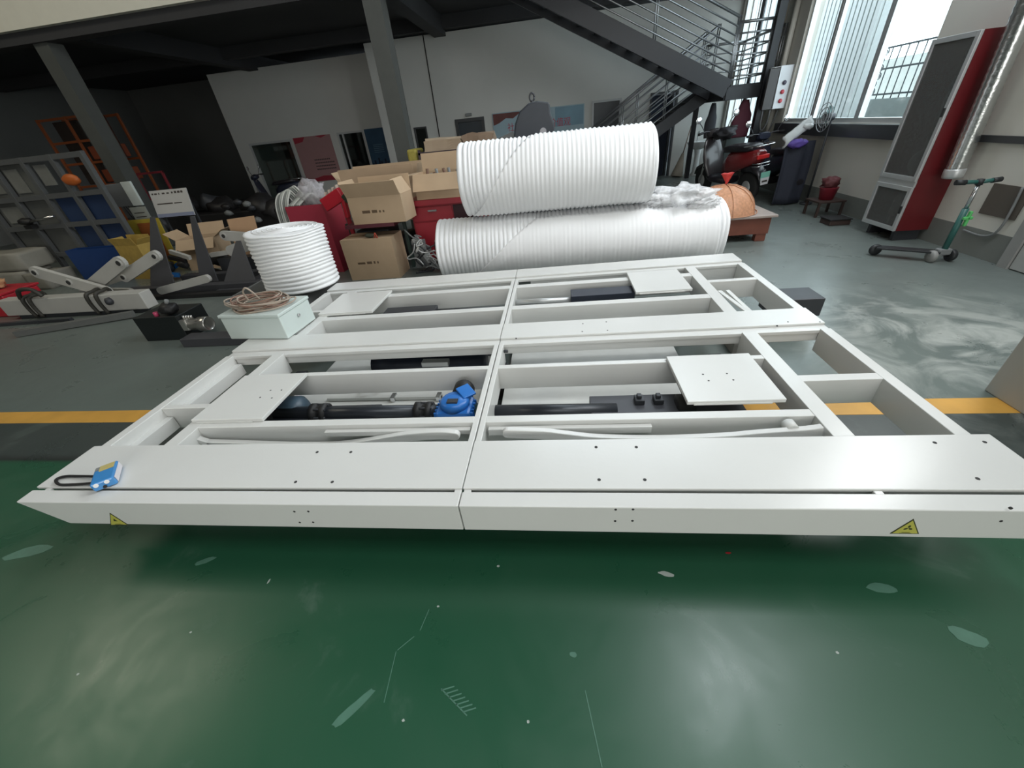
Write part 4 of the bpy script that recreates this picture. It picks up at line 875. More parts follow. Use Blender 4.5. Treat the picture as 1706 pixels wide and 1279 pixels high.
# door at the right edge, with conduit
d4 = frame('door_4', 'x', XW-.02, 3.25,4.28,0,2.15,.10,.06,mat('door_frame_grey', (.30,.30,.29), .45),None,False)
DG = mat('door_grey', (.42,.43,.42), .4); bx('door_leaf', (XW-.03,3.36,.01), (XW-.006,4.17,2.04), DG, d4)
for z0, z1 in ((.12,.62),(.74,1.9)):
    bx('door_panel', (XW-.04,3.47,z0), (XW-.03,4.06,z1), mat('door_panel_pale', (.52,.53,.52), .35), d4, .006)
t = thing('conduit', 'thin grey conduit curving down the wall beside the right door', 'conduit', (4.37,4.5,.5))
bm = NB(); tube(bm, spline([at_x(1704,312,4.375),at_x(1685,350,4.375),at_x(1668,378,4.375),at_x(1652,391,4.375),at_x(1632,392,4.375),at_x(1605,383,4.375)],6), .011, 8); obj('conduit_pipe', bm, GREYF, t)
# brown boards on the wall behind the kick scooter
bx_ = bx('wall_board', (XW-.012,4.40,.40), (XW-.001,4.78,.68), mat('board_dark', (.10,.085,.07), .7)); tag(bx_, 'dark square board on right wall behind the kick scooter', 'board')
# kick scooter
KS = thing('kick_scooter', 'dark teal kick scooter with green clip standing by the right wall', 'kick scooter', (4.1,4.55,0)); TEAL = mat('scooter_teal', (.03,.12,.105), .4); BK = mat('scooter_black', (.02,.022,.024), .5)
kx, ky = 4.0, 4.5
topc = at_y(1628,305,ky)
sx = kx
bm = NB(); cyl(bm, (kx,ky,.12), (kx,ky,.52), .026, n=12); obj('stem_lower', bm, TEAL, KS)
bm = NB(); cyl(bm, (kx,ky,.52), (kx,ky,.74), .017, n=12); obj('stem_upper', bm, CHROME, KS)
for s_ in (-1, 1): bm = NB(); cyl(bm, (kx,ky,.755), (kx+s_*.17,ky+.02,.76), .018, n=12); g_ = obj('handlebar', bm, TEAL, KS); bm = NB(); cyl(bm, (kx+s_*.11,ky+.012,.757), (kx+s_*.19,ky+.022,.761), .023, n=12); obj('grip', bm, BK, g_)
bm = NB(); cyl(bm, (kx,ky,.73), (kx,ky,.78), .028, n=12); obj('stem_clamp', bm, BK, KS)
bm = NB(); box(bm, (kx-.01,ky-.05,.42), (kx+.07,ky-.02,.45)); box(bm, (kx+.02,ky-.05,.36), (kx+.045,ky-.02,.50)); obj('green_clip', bm, mat('clip_green', (.12,.55,.16), .4), KS, .008)
bm = NB(); bar(bm, (kx-.02,ky-.0,.10), (kx-.42,ky+.32,.09), .12, .02); obj('deck', bm, BK, KS, .006)
for x in (-.09,.09):
    bm = NB(); lathe(bm, [(.02,-.02),(.055,-.022),(.06,-.01),(.06,.01),(.055,.022),(.02,.02)], (kx+x,ky,.06), 'x', 18); obj('wheel', bm, mat('wheel_grey', (.30,.30,.29), .5) if x < 0 else BK, KS)
bm = NB(); cyl(bm, (kx-.1,ky,.06), (kx+.1,ky,.06), .012, n=8); obj('axle', bm, CHROME, KS)
bm = NB(); box(bm, (kx-.06,ky-.03,.07), (kx+.06,ky+.04,.135)); obj('fork', bm, GREYF, KS, .012)
bm = NB(); lathe(bm, [(.02,-.02),(.055,-.022),(.06,-.01),(.06,.01),(.055,.022),(.02,.02)], (kx-.42,ky+.33,.06), 'y', 18); obj('wheel', bm, BK, KS)
# stool with red bucket, bin
t = thing('low_stool', 'dark low stool by the right wall carrying a red bucket', 'stool', (4.1,6.9,0)); BR = mat('stool_brown', (.05,.03,.025), .6)
bx('seat', (3.92,6.72,.20), (4.3,7.1,.225), BR, t, .004)
for x in (3.93,4.26):
    for y in (6.73,7.06): bx('leg', (x,y,0), (x+.03,y+.03,.20), BR, t)
t = thing('red_bucket', 'dark red bucket with crumpled bag on the low stool', 'bucket', (4.1,6.9,.226))
bm = NB(); lathe(bm, [(.09,0),(.12,.16),(.125,.165)], (4.1,6.9,.227), 'z', 20); obj('pail', bm, mat('bucket_red', (.25,.02,.035), .4), t)
bm = NB(); blob(bm, (4.1,6.9,.46), .10, 3, .5, 3, 5, (1.1,1,.8)); obj('bag', bm, mat('bag_maroon', (.12,.03,.035), .6), t)
t = thing('dark_bin', 'low dark tray on floor between the stool and red cabinet', 'tray', (4.0,6.35,0)); bx('tray_body', (3.85,6.2,0), (4.12,6.45,.07), BR, t, .01); bx('tray_rim', (3.84,6.19,.07), (4.13,6.46,.085), BLACK, t, .004)
# standing fan silhouette in front of the window
t = thing('pedestal_fan', 'grey wire cage pedestal fan in front of the right window', 'fan', (4.30,7.75,0)); c = V((4.18,7.75,1.26)); WIRE = mat('fan_wire', (.30,.31,.32), .5)
for r_ in (.19,.13,.07): bm = NB(); tube(bm, [c+V((.0,r_*math.cos(a),r_*math.sin(a))) for a in [2*PI*i/28 for i in range(29)]], .006, 5); obj('cage_ring', bm, WIRE, t)
for k in range(16): a = 2*PI*k/16; bm = NB(); cyl(bm, c, c+V((0,.19*math.cos(a),.19*math.sin(a))), .003, n=5); obj('cage_spoke', bm, WIRE, t)
bm = NB(); cyl(bm, (4.30,7.75,.02), (4.30,7.75,1.24), .016, n=8); obj('pole', bm, DARKST, t); bm = NB(); cyl(bm, (4.18,7.75,1.26), (4.32,7.75,1.26), .05, n=14); obj('motor', bm, DARKST, t); bm = NB(); cyl(bm, (4.30,7.75,0), (4.30,7.75,.03), .09, n=20); obj('base', bm, DARKST, t)
for k in range(3): a = 2*PI*k/3; bm = NB(); bar(bm, c+V((.03,0,0)), c+V((.03,.16*math.cos(a),.16*math.sin(a))), .008, .07, V((.8,-math.sin(a)*.6,math.cos(a)*.6))); obj('blade', bm, glass('fan_blade', (.6,.7,.7), .1), t)
# ================================================================== ELECTRIC SCOOTERS
TYRE = mat('tyre', (.02,.02,.021), .7); SRED = mat('scooter_red', (.38,.025,.03), .25, coat=.4); SBLK = mat('scooter_gloss_black', (.018,.016,.02), .3)
def loft(secs, n=16):
    """secs: (centre, half width x, half height z) sections along y"""
    bm = NB(); rings = []
    for (x, y, z), w, h in secs:
        rings.append([bm.verts.new((x+w*math.copysign(abs(math.cos(2*PI*i/n))**.7, math.cos(2*PI*i/n)), y, z+h*math.copysign(abs(math.sin(2*PI*i/n))**.7, math.sin(2*PI*i/n)))) for i in range(n)])
    skin(bm, rings); return bm
def escooter(name, label, body, accent, plate=True, group='scooters'):
    t = thing(name, label, 'scooter', (0,0,0), group)
    for y in (-.60,.64):
        bm = NB(); lathe(bm, [(.10,-.045),(.19,-.05),(.225,-.03),(.232,0),(.225,.03),(.19,.05),(.10,.045)], (0,y,.232), 'x', 28); w = obj('wheel', bm, TYRE, t)
        bm = NB(); lathe(bm, [(.02,-.06),(.07,-.06),(.12,-.035),(.12,.035),(.07,.06),(.02,.06)], (0,y,.232), 'x', 20); obj('hub', bm, ALU, w)
    obj('tail_fairing', loft([((0,-.82,.70),.07,.05),((0,-.74,.68),.13,.10),((0,-.5,.63),.17,.14),((0,-.2,.58),.17,.17),((0,-.05,.48),.13,.16)]), body, t)
    obj('rear_fender', loft([((0,-.93,.34),.07,.03),((0,-.86,.46),.09,.04),((0,-.7,.52),.10,.06),((0,-.5,.50),.10,.06)]), SBLK, t)
    obj('seat', loft([((0,-.70,.80),.10,.03),((0,-.60,.80),.16,.055),((0,-.35,.79),.17,.06),((0,-.05,.77),.13,.055),((0,.03,.75),.08,.03)]), SBLK, t)
    obj('floorboard', loft([((0,-.15,.30),.15,.06),((0,.25,.29),.15,.05),((0,.36,.34),.14,.06)]), SBLK, t)
    obj('front_shield', loft([((0,.30,.33),.13,.05),((0,.36,.50),.19,.10),((0,.42,.66),.20,.11),((0,.46,.82),.17,.09),((0,.50,.93),.10,.06)]), accent, t)
    obj('front_fender', loft([((0,.46,.42),.07,.03),((0,.62,.49),.085,.035),((0,.80,.43),.07,.03),((0,.88,.33),.05,.02)]), accent, t)
    for x in (-.075,.075): bm = NB(); cyl(bm, (x,.64,.232), (x*.7,.50,.72), .018, n=10); obj('fork_leg', bm, ALU, t)
    bm = NB(); cyl(bm, (0,.50,.72), (0,.44,1.0), .03, n=12); obj('steering_stem', bm, SBLK, t)
    obj('headlight_pod', loft([((0,.38,1.0),.10,.05),((0,.46,.99),.13,.075),((0,.54,.97),.10,.06),((0,.57,.96),.05,.03)]), accent, t)
    bm = NB(); tube(bm, spline([(-.34,.36,1.03),(-.18,.42,1.04),(0,.43,1.01),(.18,.42,1.04),(.34,.36,1.03)],5), .014, 8); obj('handlebar', bm, SBLK, t)
    for s_ in (-1, 1):
        bm = NB(); cyl(bm, (s_*.25,.395,1.037), (s_*.36,.35,1.03), .022, n=10); obj('grip', bm, TYRE, t)
        bm = NB(); tube(bm, spline([(s_*.22,.41,1.05),(s_*.27,.42,1.14),(s_*.33,.41,1.20)],4), .007, 6); mm = obj('mirror_stalk', bm, SBLK, t)
        bm = NB(); lathe(bm, [(.01,.012),(.05,.01),(.055,0),(.05,-.006),(.01,-.006)], (s_*.345,.40,1.235), 'y', 16); obj('mirror', bm, mat('mirror_face', (.75,.77,.78), .08, metal=.8), mm)
        bm = NB(); tube(bm, spline([(s_*.13,-.40,.80),(s_*.15,-.72,.84),(s_*.13,-.86,.84),(0,-.88,.84)],4), .012, 8); obj('rear_rack', bm, CHROME, t)
    bm = NB(); box(bm, (-.10,-.845,.65), (.10,-.80,.71)); obj('tail_lamp', bm, mat('lamp_red', (.55,.03,.03), .2), t, .012)
    for z in (.60,.56): bm = NB(); tube(bm, spline([(-.13,-.78,z),(-.10,-.87,z),(0,-.89,z),(.10,-.87,z),(.13,-.78,z)],4), .009, 6); obj('bumper_bar', bm, CHROME, t)
    if plate:
        bm = NB(); box(bm, (-.075,-.945,.40), (.075,-.94,.48)); obj('plate_top', bm, mat('plate_green', (.22,.52,.42), .4), t)
        bm = NB(); prism(bm, [(-.075,-.945,.40),(.075,-.945,.40),(.06,-.945,.30),(-.06,-.945,.30)], (0,.005,0)); p_ = obj('plate_bottom', bm, mat('plate_white', (.66,.66,.68), .4), t)
        bx('plate_mark', (-.045,-.947,.335), (.045,-.945,.362), INK, p_)
    return t
sc = escooter('electric_scooter', 'red and black electric scooter with green and white number plate by the food cover', mat('scooter_dark_red', (.20,.018,.02), .25, coat=.4), mat('scooter_charcoal', (.045,.04,.042), .25, coat=.3))
sc.location = (3.36, 8.98, 0); sc.rotation_euler = (0, R(-5), R(16)); sc.scale = (1.12, 1.12, 1.12)
# helmet box and dark rider coat over the front of the red scooter
bm = NB(); blob(bm, (3.22,9.15,1.10), .17, 3, .5, 2.5, 41, (1.1,1.4,.55)); tag(obj('black_coat', bm, mat('coat_black', (.02,.02,.024), .7)), 'black coat lying over the seat of the red scooter', 'coat')
s2 = escooter('electric_scooter', 'dark navy electric scooter under the window beside the red scooter', mat('scooter_navy', (.02,.025,.045), .35), MATS['scooter_navy'], False)
s2.location = (4.06, 8.75, 0); s2.rotation_euler = (0, R(-3), R(6))
WG = mat('windguard_silver', (.52,.53,.53), .35, var=.15, scale=14)
bm = NB()
g = [[bm.verts.new((3.68+.40*u+.03*math.sin(w*5), 7.78+.12*u, .90+.26*u+.14*w+.03*noise.noise(V((u*5,w*3,2))))) for w in [j/5 for j in range(6)]] for u in [i/10 for i in range(11)]]
for i in range(10):
    for j in range(5): f = bm.faces.new((g[i][j],g[i+1][j],g[i+1][j+1],g[i][j+1])); f.smooth = True
o = obj('wind_apron', bm, WG); o.modifiers.new('s','SOLIDIFY').thickness = .03; tag(o, 'silver quilted windproof apron across the navy scooter handlebar', 'apron')
bm = NB(); blob(bm, (4.02,7.88,1.16), .07, 3, .35, 3, 44, (1.5,1,.7)); tag(obj('handlebar_glove', bm, WG), 'silver padded handlebar glove at right end of the apron', 'glove')
bm = NB(); blob(bm, (3.92,7.80,.93), .11, 3, .35, 2.5, 45, (1.3,.5,.6)); tag(obj('purple_cloth', bm, mat('cloth_purple', (.10,.06,.30), .7)), 'purple cloth hanging below the silver apron', 'cloth')
bm = NB(); g = []
for i in range(9):
    u = i/8; g.append([bm.verts.new((3.76+.46*j/10+.02*math.sin(j*1.3+u*3), 7.86-.05*u+.03*math.sin(j*.9), .95-.93*u)) for j in range(11)])
for i in range(8):
    for j in range(10): f = bm.faces.new((g[i][j],g[i+1][j],g[i+1][j+1],g[i][j+1])); f.smooth = True
o = obj('dark_blanket', bm, mat('blanket_navy', (.022,.026,.042), .8)); o.modifiers.new('s','SOLIDIFY').thickness = .02; tag(o, 'dark navy blanket hanging to the floor over the parked scooter', 'blanket')
s3 = copy_tree(s2); s3.location = (-8.5,12.3,0); s3.rotation_euler = (0,0,R(100)); s3['label'] = 'dark scooter parked in front of the leftmost office pane'
# ================================================================== LEFT SIDE: rack, arms, plates
def rect_frame(t, name, x0, x1, y, z0, z1, w, d, m, cols, rows):
    for x in cols: bx(name+'_post', (x-w/2,y,z0), (x+w/2,y+d,z1), m, t, .003)
    for z in rows: bx(name+'_rail', (x0,y+.005,z-w/2), (x1,y+d-.005,z+w/2), m, t, .003)
t = thing('welded_frame', 'large grey welded steel grid frame standing at the far left', 'frame', (-8.1,6.2,0))
FG = mat('frame_blue_grey', (.09,.095,.098), .5)
rect_frame(t, 'grid', -9.6, -7.2, 6.2, 0, 1.86, .075, .07, FG, (-9.55,-8.95,-8.35,-7.8,-7.24), (.40,.86,1.30,1.82))
for k, (x0, x1, z0, z1) in enumerate(((-8.88,-8.62,1.38,1.72),(-8.28,-8.05,1.45,1.74),(-9.5,-9.1,1.4,1.76),(-9.45,-9.05,.95,1.2))): bx('sample_plate', (x0,6.275,z0), (x1,6.29,z1), mat('plate_pale', (.17,.175,.165), .6, var=.3), t)
bx('back_sheet', (-9.6,6.292,.42), (-8.4,6.31,1.80), mat('sheet_grey', (.10,.105,.10), .7, var=.4, scale=3), t); bx('blue_back_sheet', (-8.3,6.292,.42), (-7.26,6.31,1.28), mat('sheet_blue', (.02,.04,.10), .5), t)
bm = NB(); blob(bm, (-7.62,6.17,1.50), .12, 3, .1, 3, 2, (1.25,.5,.7), 1.335); o = obj('hard_hat', bm, ORANGE); tag(o, 'orange hard hat hanging on the top row of the grey frame', 'hard hat')
t = thing('bench_clamp', 'black clamp with shiny top on the middle rail of the grey frame', 'clamp', (-9.0,6.1,.9)); bx('clamp_bracket', (-9.0,6.10,.86), (-8.86,6.205,.92), BLACK, t); bm = NB(); blob(bm, (-8.92,6.12,.98), .09, 3, .2, 3, 9, (1.3,.9,.6)); obj('clamp_body', bm, BLACK, t); bm = NB(); cyl(bm, (-8.84,6.10,.97), (-8.35,6.15,1.02), .018, n=8); obj('clamp_screw', bm, CHROME, t)
ORD = mat('rack_orange', (.24,.06,.015), .5, var=.15)
t = thing('orange_rack', 'orange tube rack standing behind the grey frame near the left column', 'rack', (-11.6,10,0))
rect_frame(t, 'tube', -12.3, -10.7, 10.0, 0, 2.7, .05, .05, ORD, (-12.28,-11.5,-10.72), (1.25,1.75,2.2,2.67))
rect_frame(t, 'rear_tube', -12.3, -10.7, 10.6, 0, 2.7, .05, .05, ORD, (-12.28,-10.72), (1.75,2.67))
bx('back_panel', (-11.47,10.3,1.78), (-10.75,10.32,2.64), mat('rack_brown', (.05,.014,.008), .7), t); bx('back_panel', (-12.25,10.3,1.28), (-11.55,10.32,2.64), mat('rack_mesh', (.03,.02,.016), .7), t)
for z in (1.30,1.8): bx('bin', (-11.45,10.08,z), (-10.8,10.5,z+.28), mat('bin_red_orange', (.22,.05,.02), .5), t, .02)
t = thing('blue_sheet_bin', 'deep blue sheet metal bin on floor behind the white arms', 'bin', (-7.8,6.0,0)); BB = mat('bin_blue', (.012,.045,.17), .45)
for lo, hi in (((-8.35,5.95,0),(-7.2,5.97,.50)),((-8.35,6.13,0),(-7.2,6.15,.5)),((-8.35,5.97,0),(-8.33,6.13,.5)),((-7.22,5.97,0),(-7.2,6.13,.5)),((-8.33,5.97,0),(-7.22,6.13,.02))): bx('bin_wall', lo, hi, BB, t)
t = thing('meter_box', 'grey box with white door and trailing wires on a post right of grey frame', 'box', (-7.3,6.9,0))
bx('post', (-7.75,7.0,0), (-7.68,7.06,1.0), GREYF, t); bx('box_body', (-7.98,6.86,1.0), (-7.55,7.06,1.36), mat('box_grey', (.15,.16,.17), .5), t, .006); bx('white_door', (-7.55,6.84,1.0), (-7.36,6.88,1.38), mat('door_white', (.55,.60,.58), .5), t, .004)
for k in range(3): bm = NB(); tube(bm, spline([(-7.8+.05*k,6.88,1.0),(-7.72+.06*k,6.85,.82),(-7.66+.05*k,6.86,.62),(-7.6+.03*k,6.9,.45)],5), .008, 6); obj('wire', bm, BLACK, t)
t = thing('paper_pad', 'pale pad of lined papers hanging below the white door box', 'papers', (-7.4,6.83,.7))
bx('pad_sheet', (-7.62,6.80,.55), (-7.30,6.82,.98), mat('pad_paper', (.34,.36,.33), .8), t)
for k in range(5): bx('pad_line', (-7.57,6.796,.62+.065*k), (-7.36,6.80,.632+.065*k), INK, t)
t = thing('yellow_placard', 'yellow and orange printed panel leaning under the pad of papers', 'placard', (-7.3,6.6,0)); bm = NB(); prism(bm, [(-7.75,6.55,.0),(-6.98,6.55,.0),(-6.98,6.62,.80),(-7.60,6.62,.80)], (0,.02,0)); obj('panel_sheet', bm, mat('panel_yellow', (.44,.33,.04), .6), t)
bm = NB(); prism(bm, [(-7.45,6.538,.12),(-7.08,6.538,.12),(-7.1,6.60,.74),(-7.42,6.60,.74)], (0,.01,0)); obj('orange_field', bm, mat('panel_orange', (.30,.09,.02), .6), t)
t = thing('sign_board', 'white printed sign board with grey text lines beside the left column', 'sign', (-6.5,6.9,0))
M_ = Matrix.Translation((-6.6,6.62,.80)) @ Matrix.Rotation(R(-12), 4, 'X'); SGW = mat('sign_white', (.50,.50,.49), .6, var=.04)
bm = NB(); box(bm, (-.36,0,0), (.36,.015,.42), 0, M_); obj('board', bm, SGW, t); bm = NB(); box(bm, (-.36,-.003,0), (.36,0,.055), 0, M_); obj('blue_band', bm, mat('sign_blue', (.22,.25,.36), .6), t)
for x in (-.33,.31): bm = NB(); bar(bm, M_ @ V((x,.03,.3)), V((-6.6+x,6.72,0)), .03, .03, V((1,0,0))); obj('prop', bm, DARKST, t)
random.seed(4)
for x, w in ((-.32,.03),(-.27,.05),(-.19,.02),(-.12,.05),(-.03,.045),(.06,.03),(.12,.04),(.18,.045),(.24,.04)): bm = NB(); box(bm, (x,-.003,.355), (x+w,0,.355+.035*random.uniform(.6,1)), 0, M_); obj('text_mark', bm, INK, t)
bm = NB(); box(bm, (-.28,-.003,.20), (.02,0,.218), 0, M_); obj('text_mark', bm, INK, t); bm = NB(); box(bm, (.05,-.003,.20), (.20,0,.215), 0, M_); obj('text_mark', bm, INK, t)
carton('carton', 'tan carton with spread flaps lying behind the dark triangular plates', -6.35,-5.72,6.12,6.5,0,.50,10,'open',(140,20,50,60),marks=False)
yc = carton('carton', 'yellow printed carton standing on end behind the leftmost triangular plate', -7.15,-6.62,5.75,5.98,0,.55,-10,'open',(15,10,35,40),marks=False)
for ch in yc.children:
    if ch.name.startswith(('side_panel','flap')): ch.material_slots[0].link = 'OBJECT'; ch.material_slots[0].material = mat('carton_yellow', (.42,.29,.07), .7, var=.3, scale=12)
t = thing('brown_board', 'brown cardboard sheet folded upright behind the standing foam roll', 'board', (-4.9,5.9,0)); bm = NB(); prism(bm, [(-5.12,5.8,0),(-4.66,5.8,0),(-4.62,5.92,.80),(-5.08,5.92,.78)], (0,.012,0)); obj('board_face', bm, mat('board_tan', (.52,.33,.20), .8, var=.05), t)
bm = NB(); prism(bm, [(-5.12,5.8,0),(-5.08,5.92,.78),(-5.2,6.15,.70),(-5.24,6.1,0)], (-.01,0,0)); obj('board_side', bm, KRAFTIN, t)
# triangular gusset plates on dark beams
t = thing('gusset_frame', 'dark grey steel beams with three tall triangular plates left of upright roll', 'frame', (-5.2,5.1,0)); PLT = mat('plate_charcoal', (.05,.051,.058), .55)
bx('base_beam', (-6.35,4.88,0), (-4.15,5.02,.10), PLT, t, .006); bx('base_beam', (-5.75,5.28,0), (-4.1,5.42,.14), PLT, t, .006); bx('cross_beam', (-5.4,5.02,0), (-5.3,5.28,.10), PLT, t); bx('cross_beam', (-4.4,5.02,0), (-4.3,5.28,.10), PLT, t)
for (a, b_, c) in (((-5.99,4.98,.10),(-5.58,4.98,.10),(-5.74,5.37,.97)), ((-5.22,5.05,.10),(-4.93,5.05,.10),(-5.08,5.33,.94)), ((-4.78,4.98,.10),(-4.28,4.98,.10),(-4.52,5.28,.58))):
    a, b_, c = V(a), V(b_), V(c); bm = NB(); prism(bm, [a, b_, c+V((.035,0,0)), c-V((.035,0,0))], (0,.016,0)); obj('triangular_plate', bm, PLT, t, .002)
bm = NB(); box(bm, (-4.80,4.80,.0), (-3.4,4.87,.04)); obj('flat_bar', bm, PLT, t)
# white arms
def link_arm(t, a, b_, w, y, th=.05, holes=(0,1), m=WHITE2, name='arm_plate'):
    a, b_ = V((a[0],y,a[1])), V((b_[0],y,b_[1])); d = (b_-a).normalized(); s = V((-d.z,0,d.x)); P = []
    for e, sg in ((a,-1),(b_,1)):
        P += [e+(s*math.cos(q)*(w/2)+d*math.sin(q)*(w/2))*sg for q in [PI*k/8 for k in range(9)]]
    bm = NB(); prism(bm, P, (0,th,0)); o = obj(name, bm, m, t, .003)
    for h in holes:
        c = a.lerp(b_, h); bm = NB(); cyl(bm, c+V((0,-.012,0)), c+V((0,.005,0)), w*.30, n=16); r_ = obj('boss', bm, m, o); bm = NB(); cyl(bm, c+V((0,-.014,0)), c+V((0,-.004,0)), w*.2, n=14); obj('pin_hole', bm, HOLE, o)
    return o
t = thing('scissor_linkage', 'long white channel beam with link arms bound by black straps, lower left', 'linkage', (-6.3,4.2,0)); AW = mat('arm_white', (.46,.455,.43), .45, var=.08)
bx('channel', (-7.45,4.18,.055), (-5.25,4.34,.27), AW, t, .01); bx('skid', (-7.3,4.2,0), (-5.4,4.32,.055), DARKST, t)
link_arm(t, (-6.78,.56), (-5.95,.24), .15, 4.36, .05, (0,.48), AW); link_arm(t, (-6.40,.24), (-5.60,.58), .16, 4.46, .05, (1,), AW); link_arm(t, (-5.85,.36), (-5.2,.60), .14, 4.6, .05, (0,1), AW)
for x in (-6.98,-6.88,-6.0,-5.86):
    bm = NB(); tube(bm, spline([(x,4.17,.03),(x-.02,4.165,.16),(x,4.17,.285),(x+.01,4.26,.30),(x,4.35,.285),(x,4.35,.03)],4), .022, 8); obj('black_strap', bm, mat('strap_dark', (.035,.033,.027), .6), t)
bm = NB(); tube(bm, spline([(-7.0,4.17,.29),(-6.9,4.15,.40),(-6.72,4.16,.40),(-6.66,4.18,.30)],5), .025, 8); obj('black_strap', bm, MATS['strap_dark'], t)
bm = NB(); blob(bm, (-5.72,4.165,.19), .05, 2, .2, 3, 3); obj('pivot_pin', bm, DARKST, t)
t = thing('scissor_linkage', 'white link arms with holes stacked behind the triangular plates', 'linkage', (-5.9,4.9,0))
for a, b_, w, y, h in (((-6.35,.30),(-5.75,.42),.15,4.72,(0,)),((-6.55,.14),(-6.05,.10),.14,4.70,(1,)),((-5.55,.11),(-4.75,.24),.10,4.70,()),((-4.9,.40),(-4.35,.52),.16,5.50,(1,)),((-5.0,.60),(-4.25,.50),.14,5.62,(0,))): link_arm(t, a, b_, w, y, .05, h, AW)
bx('arm_rest', (-6.5,4.66,0), (-4.3,4.76,.05), BLACK, t); bx('arm_rest', (-5.2,5.5,0), (-4.2,5.66,.30), DARKST, t)
t = thing('red_crate', 'bright red box at the left edge of the photo beside white beam', 'box', (-7.9,4.5,0)); bx('crate_body', (-8.5,4.30,0), (-7.5,4.75,.30), REDB, t, .02); bx('crate_lid', (-8.52,4.28,.30), (-7.48,4.77,.33), REDB, t, .008)
bm = NB(); blob(bm, (-7.85,4.55,.40), .09, 3, .6, 3, 13, (1.2,1,.7), .332); tag(obj('orange_rag', bm, mat('rag_orange', (.55,.30,.16), .8)), 'crumpled orange rag lying on top of the red box', 'rag')
bm = NB(); bar(bm, (-6.55,3.62,.04), (-5.35,4.05,.05), .07, .07); o = obj('square_tube', bm, mat('tube_grey', (.12,.125,.12), .5)); tag(o, 'grey square steel tube lying on floor in front of white beam', 'tube')
bm = NB(); bar(bm, (-7.9,3.95,.02), (-6.3,4.05,.02), .05, .04); tag(obj('flat_bar', bm, DARKST), 'dark flat bar on floor at left edge before the white beam', 'bar')
# hydraulic power unit
t = thing('power_pack', 'black oil tank with silver motor and valves on floor left of control box', 'hydraulic unit', (-4.15,3.5,0))
bx('oil_tank', (-4.47,3.34,0), (-3.95,3.70,.27), mat('tank_black', (.008,.011,.012), .45), t, .008)
SIL = mat('motor_silver', (.55,.54,.51), .28, metal=.85, var=.15)
bm = NB(); lathe(bm, [(.02,0),(.05,.0),(.06,.02),(.06,.16),(.075,.165),(.075,.26),(.068,.27),(.065,.262),(.02,.262)], (-3.94,3.40,.15), 'x', 22); obj('motor', bm, SIL, t)
bm = NB(); box(bm, (-3.96,3.34,.10), (-3.88,3.46,.22)); obj('manifold', bm, SIL, t, .012)
for k in range(4): bm = NB(); cyl(bm, (-3.93+.03*k,3.40,.21), (-3.93+.03*k,3.40,.25), .012, n=8); obj('valve', bm, SIL, t)
bm = NB(); blob(bm, (-4.06,3.42,.33), .075, 3, .3, 3, 17, (1.2,1,.8), .272); obj('pump_head', bm, BLACK, t); bm = NB(); cyl(bm, (-4.19,3.37,.272), (-4.19,3.37,.315), .022, n=12); obj('red_cap', bm, mat('cap_pink_red', (.5,.06,.14), .4), t); bm = NB(); cyl(bm, (-4.05,3.42,.38), (-4.03,3.42,.42), .02, n=10); obj('filler_cap', bm, GREYF, t)
bm = NB(); box(bm, (-3.86,3.16,.0), (-2.62,3.32,.09)); o = obj('steel_beam', bm, PLT, None, .006); tag(o, 'dark steel beam on floor running under the upright roll, left of control box', 'beam')
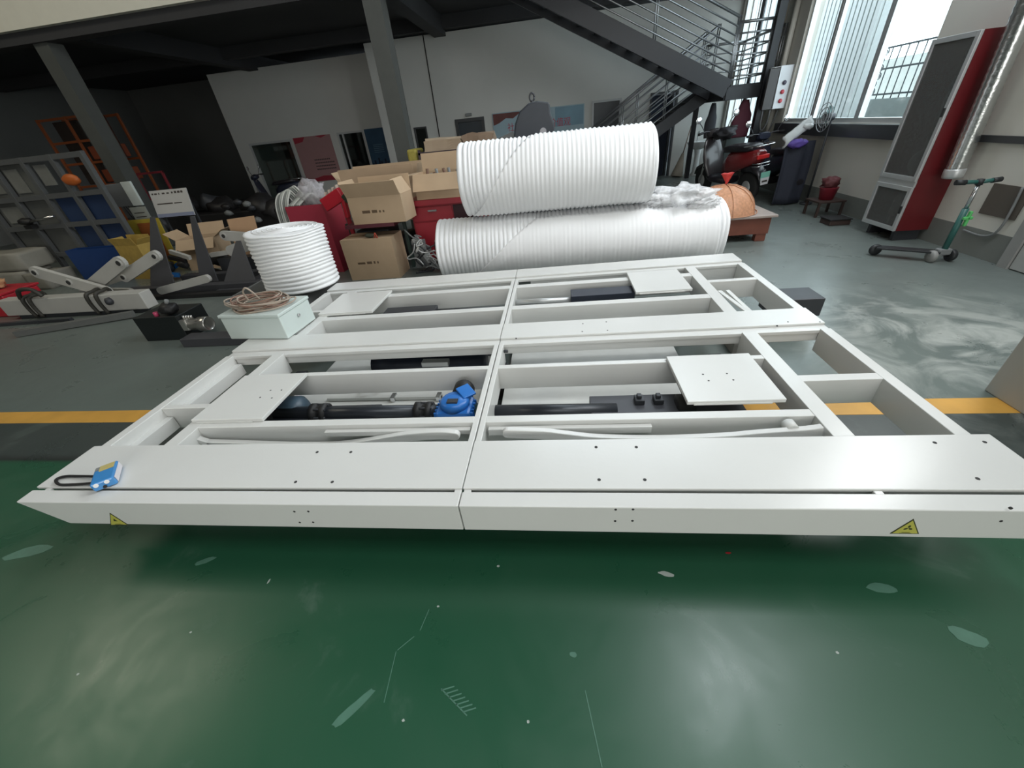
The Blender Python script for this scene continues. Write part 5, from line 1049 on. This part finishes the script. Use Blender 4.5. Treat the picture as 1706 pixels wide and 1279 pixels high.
# dark machinery heap under the mezzanine
t = thing('machinery_heap', 'heap of black machine parts in the dark behind the white sign', 'machinery', (-8,9,0)); random.seed(31); BKM = mat('machine_black', (.018,.017,.018), .5)
for k in range(9):
    x = -9.6+.38*k; bm = NB(); blob(bm, (x+.0,9.4+random.uniform(-.3,.4),.30+.55*random.random()), random.uniform(.24,.40), 2, .5, 2, k+50, (1,1,.8), 0); obj('machine_part', bm, BKM if k % 3 else DARKST, t)
bx('machine_base', (-9.8,9.0,0), (-6.4,9.9,.5), BKM, t, .02)
rect_frame(t, 'red_frame', -9.3, -8.6, 8.85, .9, 1.45, .04, .04, mat('frame_red', (.20,.02,.03), .5), (-9.28,-8.62), (.92,1.43))
for k in range(10): bm = NB(); p = V((random.uniform(-7.6,-6.6),8.75,random.uniform(.1,.75))); blob(bm, p, .09, 1, .4, 3, k, (1.3,.8,.8)); obj('casting', bm, (DARKST,GREYF,BKM)[k%3], t)

# scrap between the triangular plates and wrapped bundles under the grey frame
t = thing('scrap_pile', 'pile of black and white scrap parts behind the leftmost triangular plates', 'scrap', (-5.6,5.5,0)); random.seed(77)
for k in range(16):
    x, y, z = random.uniform(-6.5,-5.25), random.uniform(5.48,5.68), random.uniform(.06,.34)
    bm = NB()
    if k % 2: blob(bm, (x,y,z), random.uniform(.07,.13), 2, .4, 2.5, k, (1.3,.8,.8), 0)
    else: bar(bm, (x,y,z+.03), (x+random.uniform(-.35,.35),y+.05,max(.06,z+random.uniform(-.2,.15))), .05, .06)
    obj('scrap_part', bm, (BLACK, BLACK, AW, DARKST, BLUEP, mat('part_tan', (.30,.22,.14), .7))[k%6], t)
for k, (x0, x1, z0, z1, y0) in enumerate(((-10.6,-8.9,0,.30,5.55),(-10.4,-8.8,.31,.58,5.6),(-8.85,-8.45,0,.26,5.5))):
    bm = NB(); box(bm, (x0,y0,z0), (x1,y0+.45,z1)); bmesh.ops.subdivide_edges(bm, edges=bm.edges, cuts=6, use_grid_fill=True)
    for v in bm.verts: v.co += V((0, noise.noise(v.co*4)*.03, (noise.noise(v.co*3)*.03 if v.co.z > z0+.05 else 0)))
    tag(obj('wrapped_bundle', bm, mat('wrap_grey', (.26,.25,.215), .7, var=.25, scale=4), None, 0, True), ('long grey wrapped bundle lying on floor at far left edge','grey wrapped bundle stacked on another at far left edge','short grey wrapped bundle beside the long ones at far left')[k], 'bundle', 'grey wrapped bundles')

t = thing('work_glove', 'dark green work glove with a red clip on top edge of the closed floor carton', 'glove', (-2.42,5.06,.54))
bm = NB(); blob(bm, (-2.44,5.06,.565), .05, 2, .5, 3, 90, (1.5,.7,.5), .5375); obj('glove_body', bm, mat('glove_green', (.05,.055,.035), .8), t)
bm = NB(); tube(bm, spline([(-2.37,5.03,.54),(-2.355,5.03,.60),(-2.335,5.03,.545),(-2.34,5.02,.545)],4), .008, 6); obj('red_clip', bm, mat('clip_red', (.40,.06,.03), .5), t)
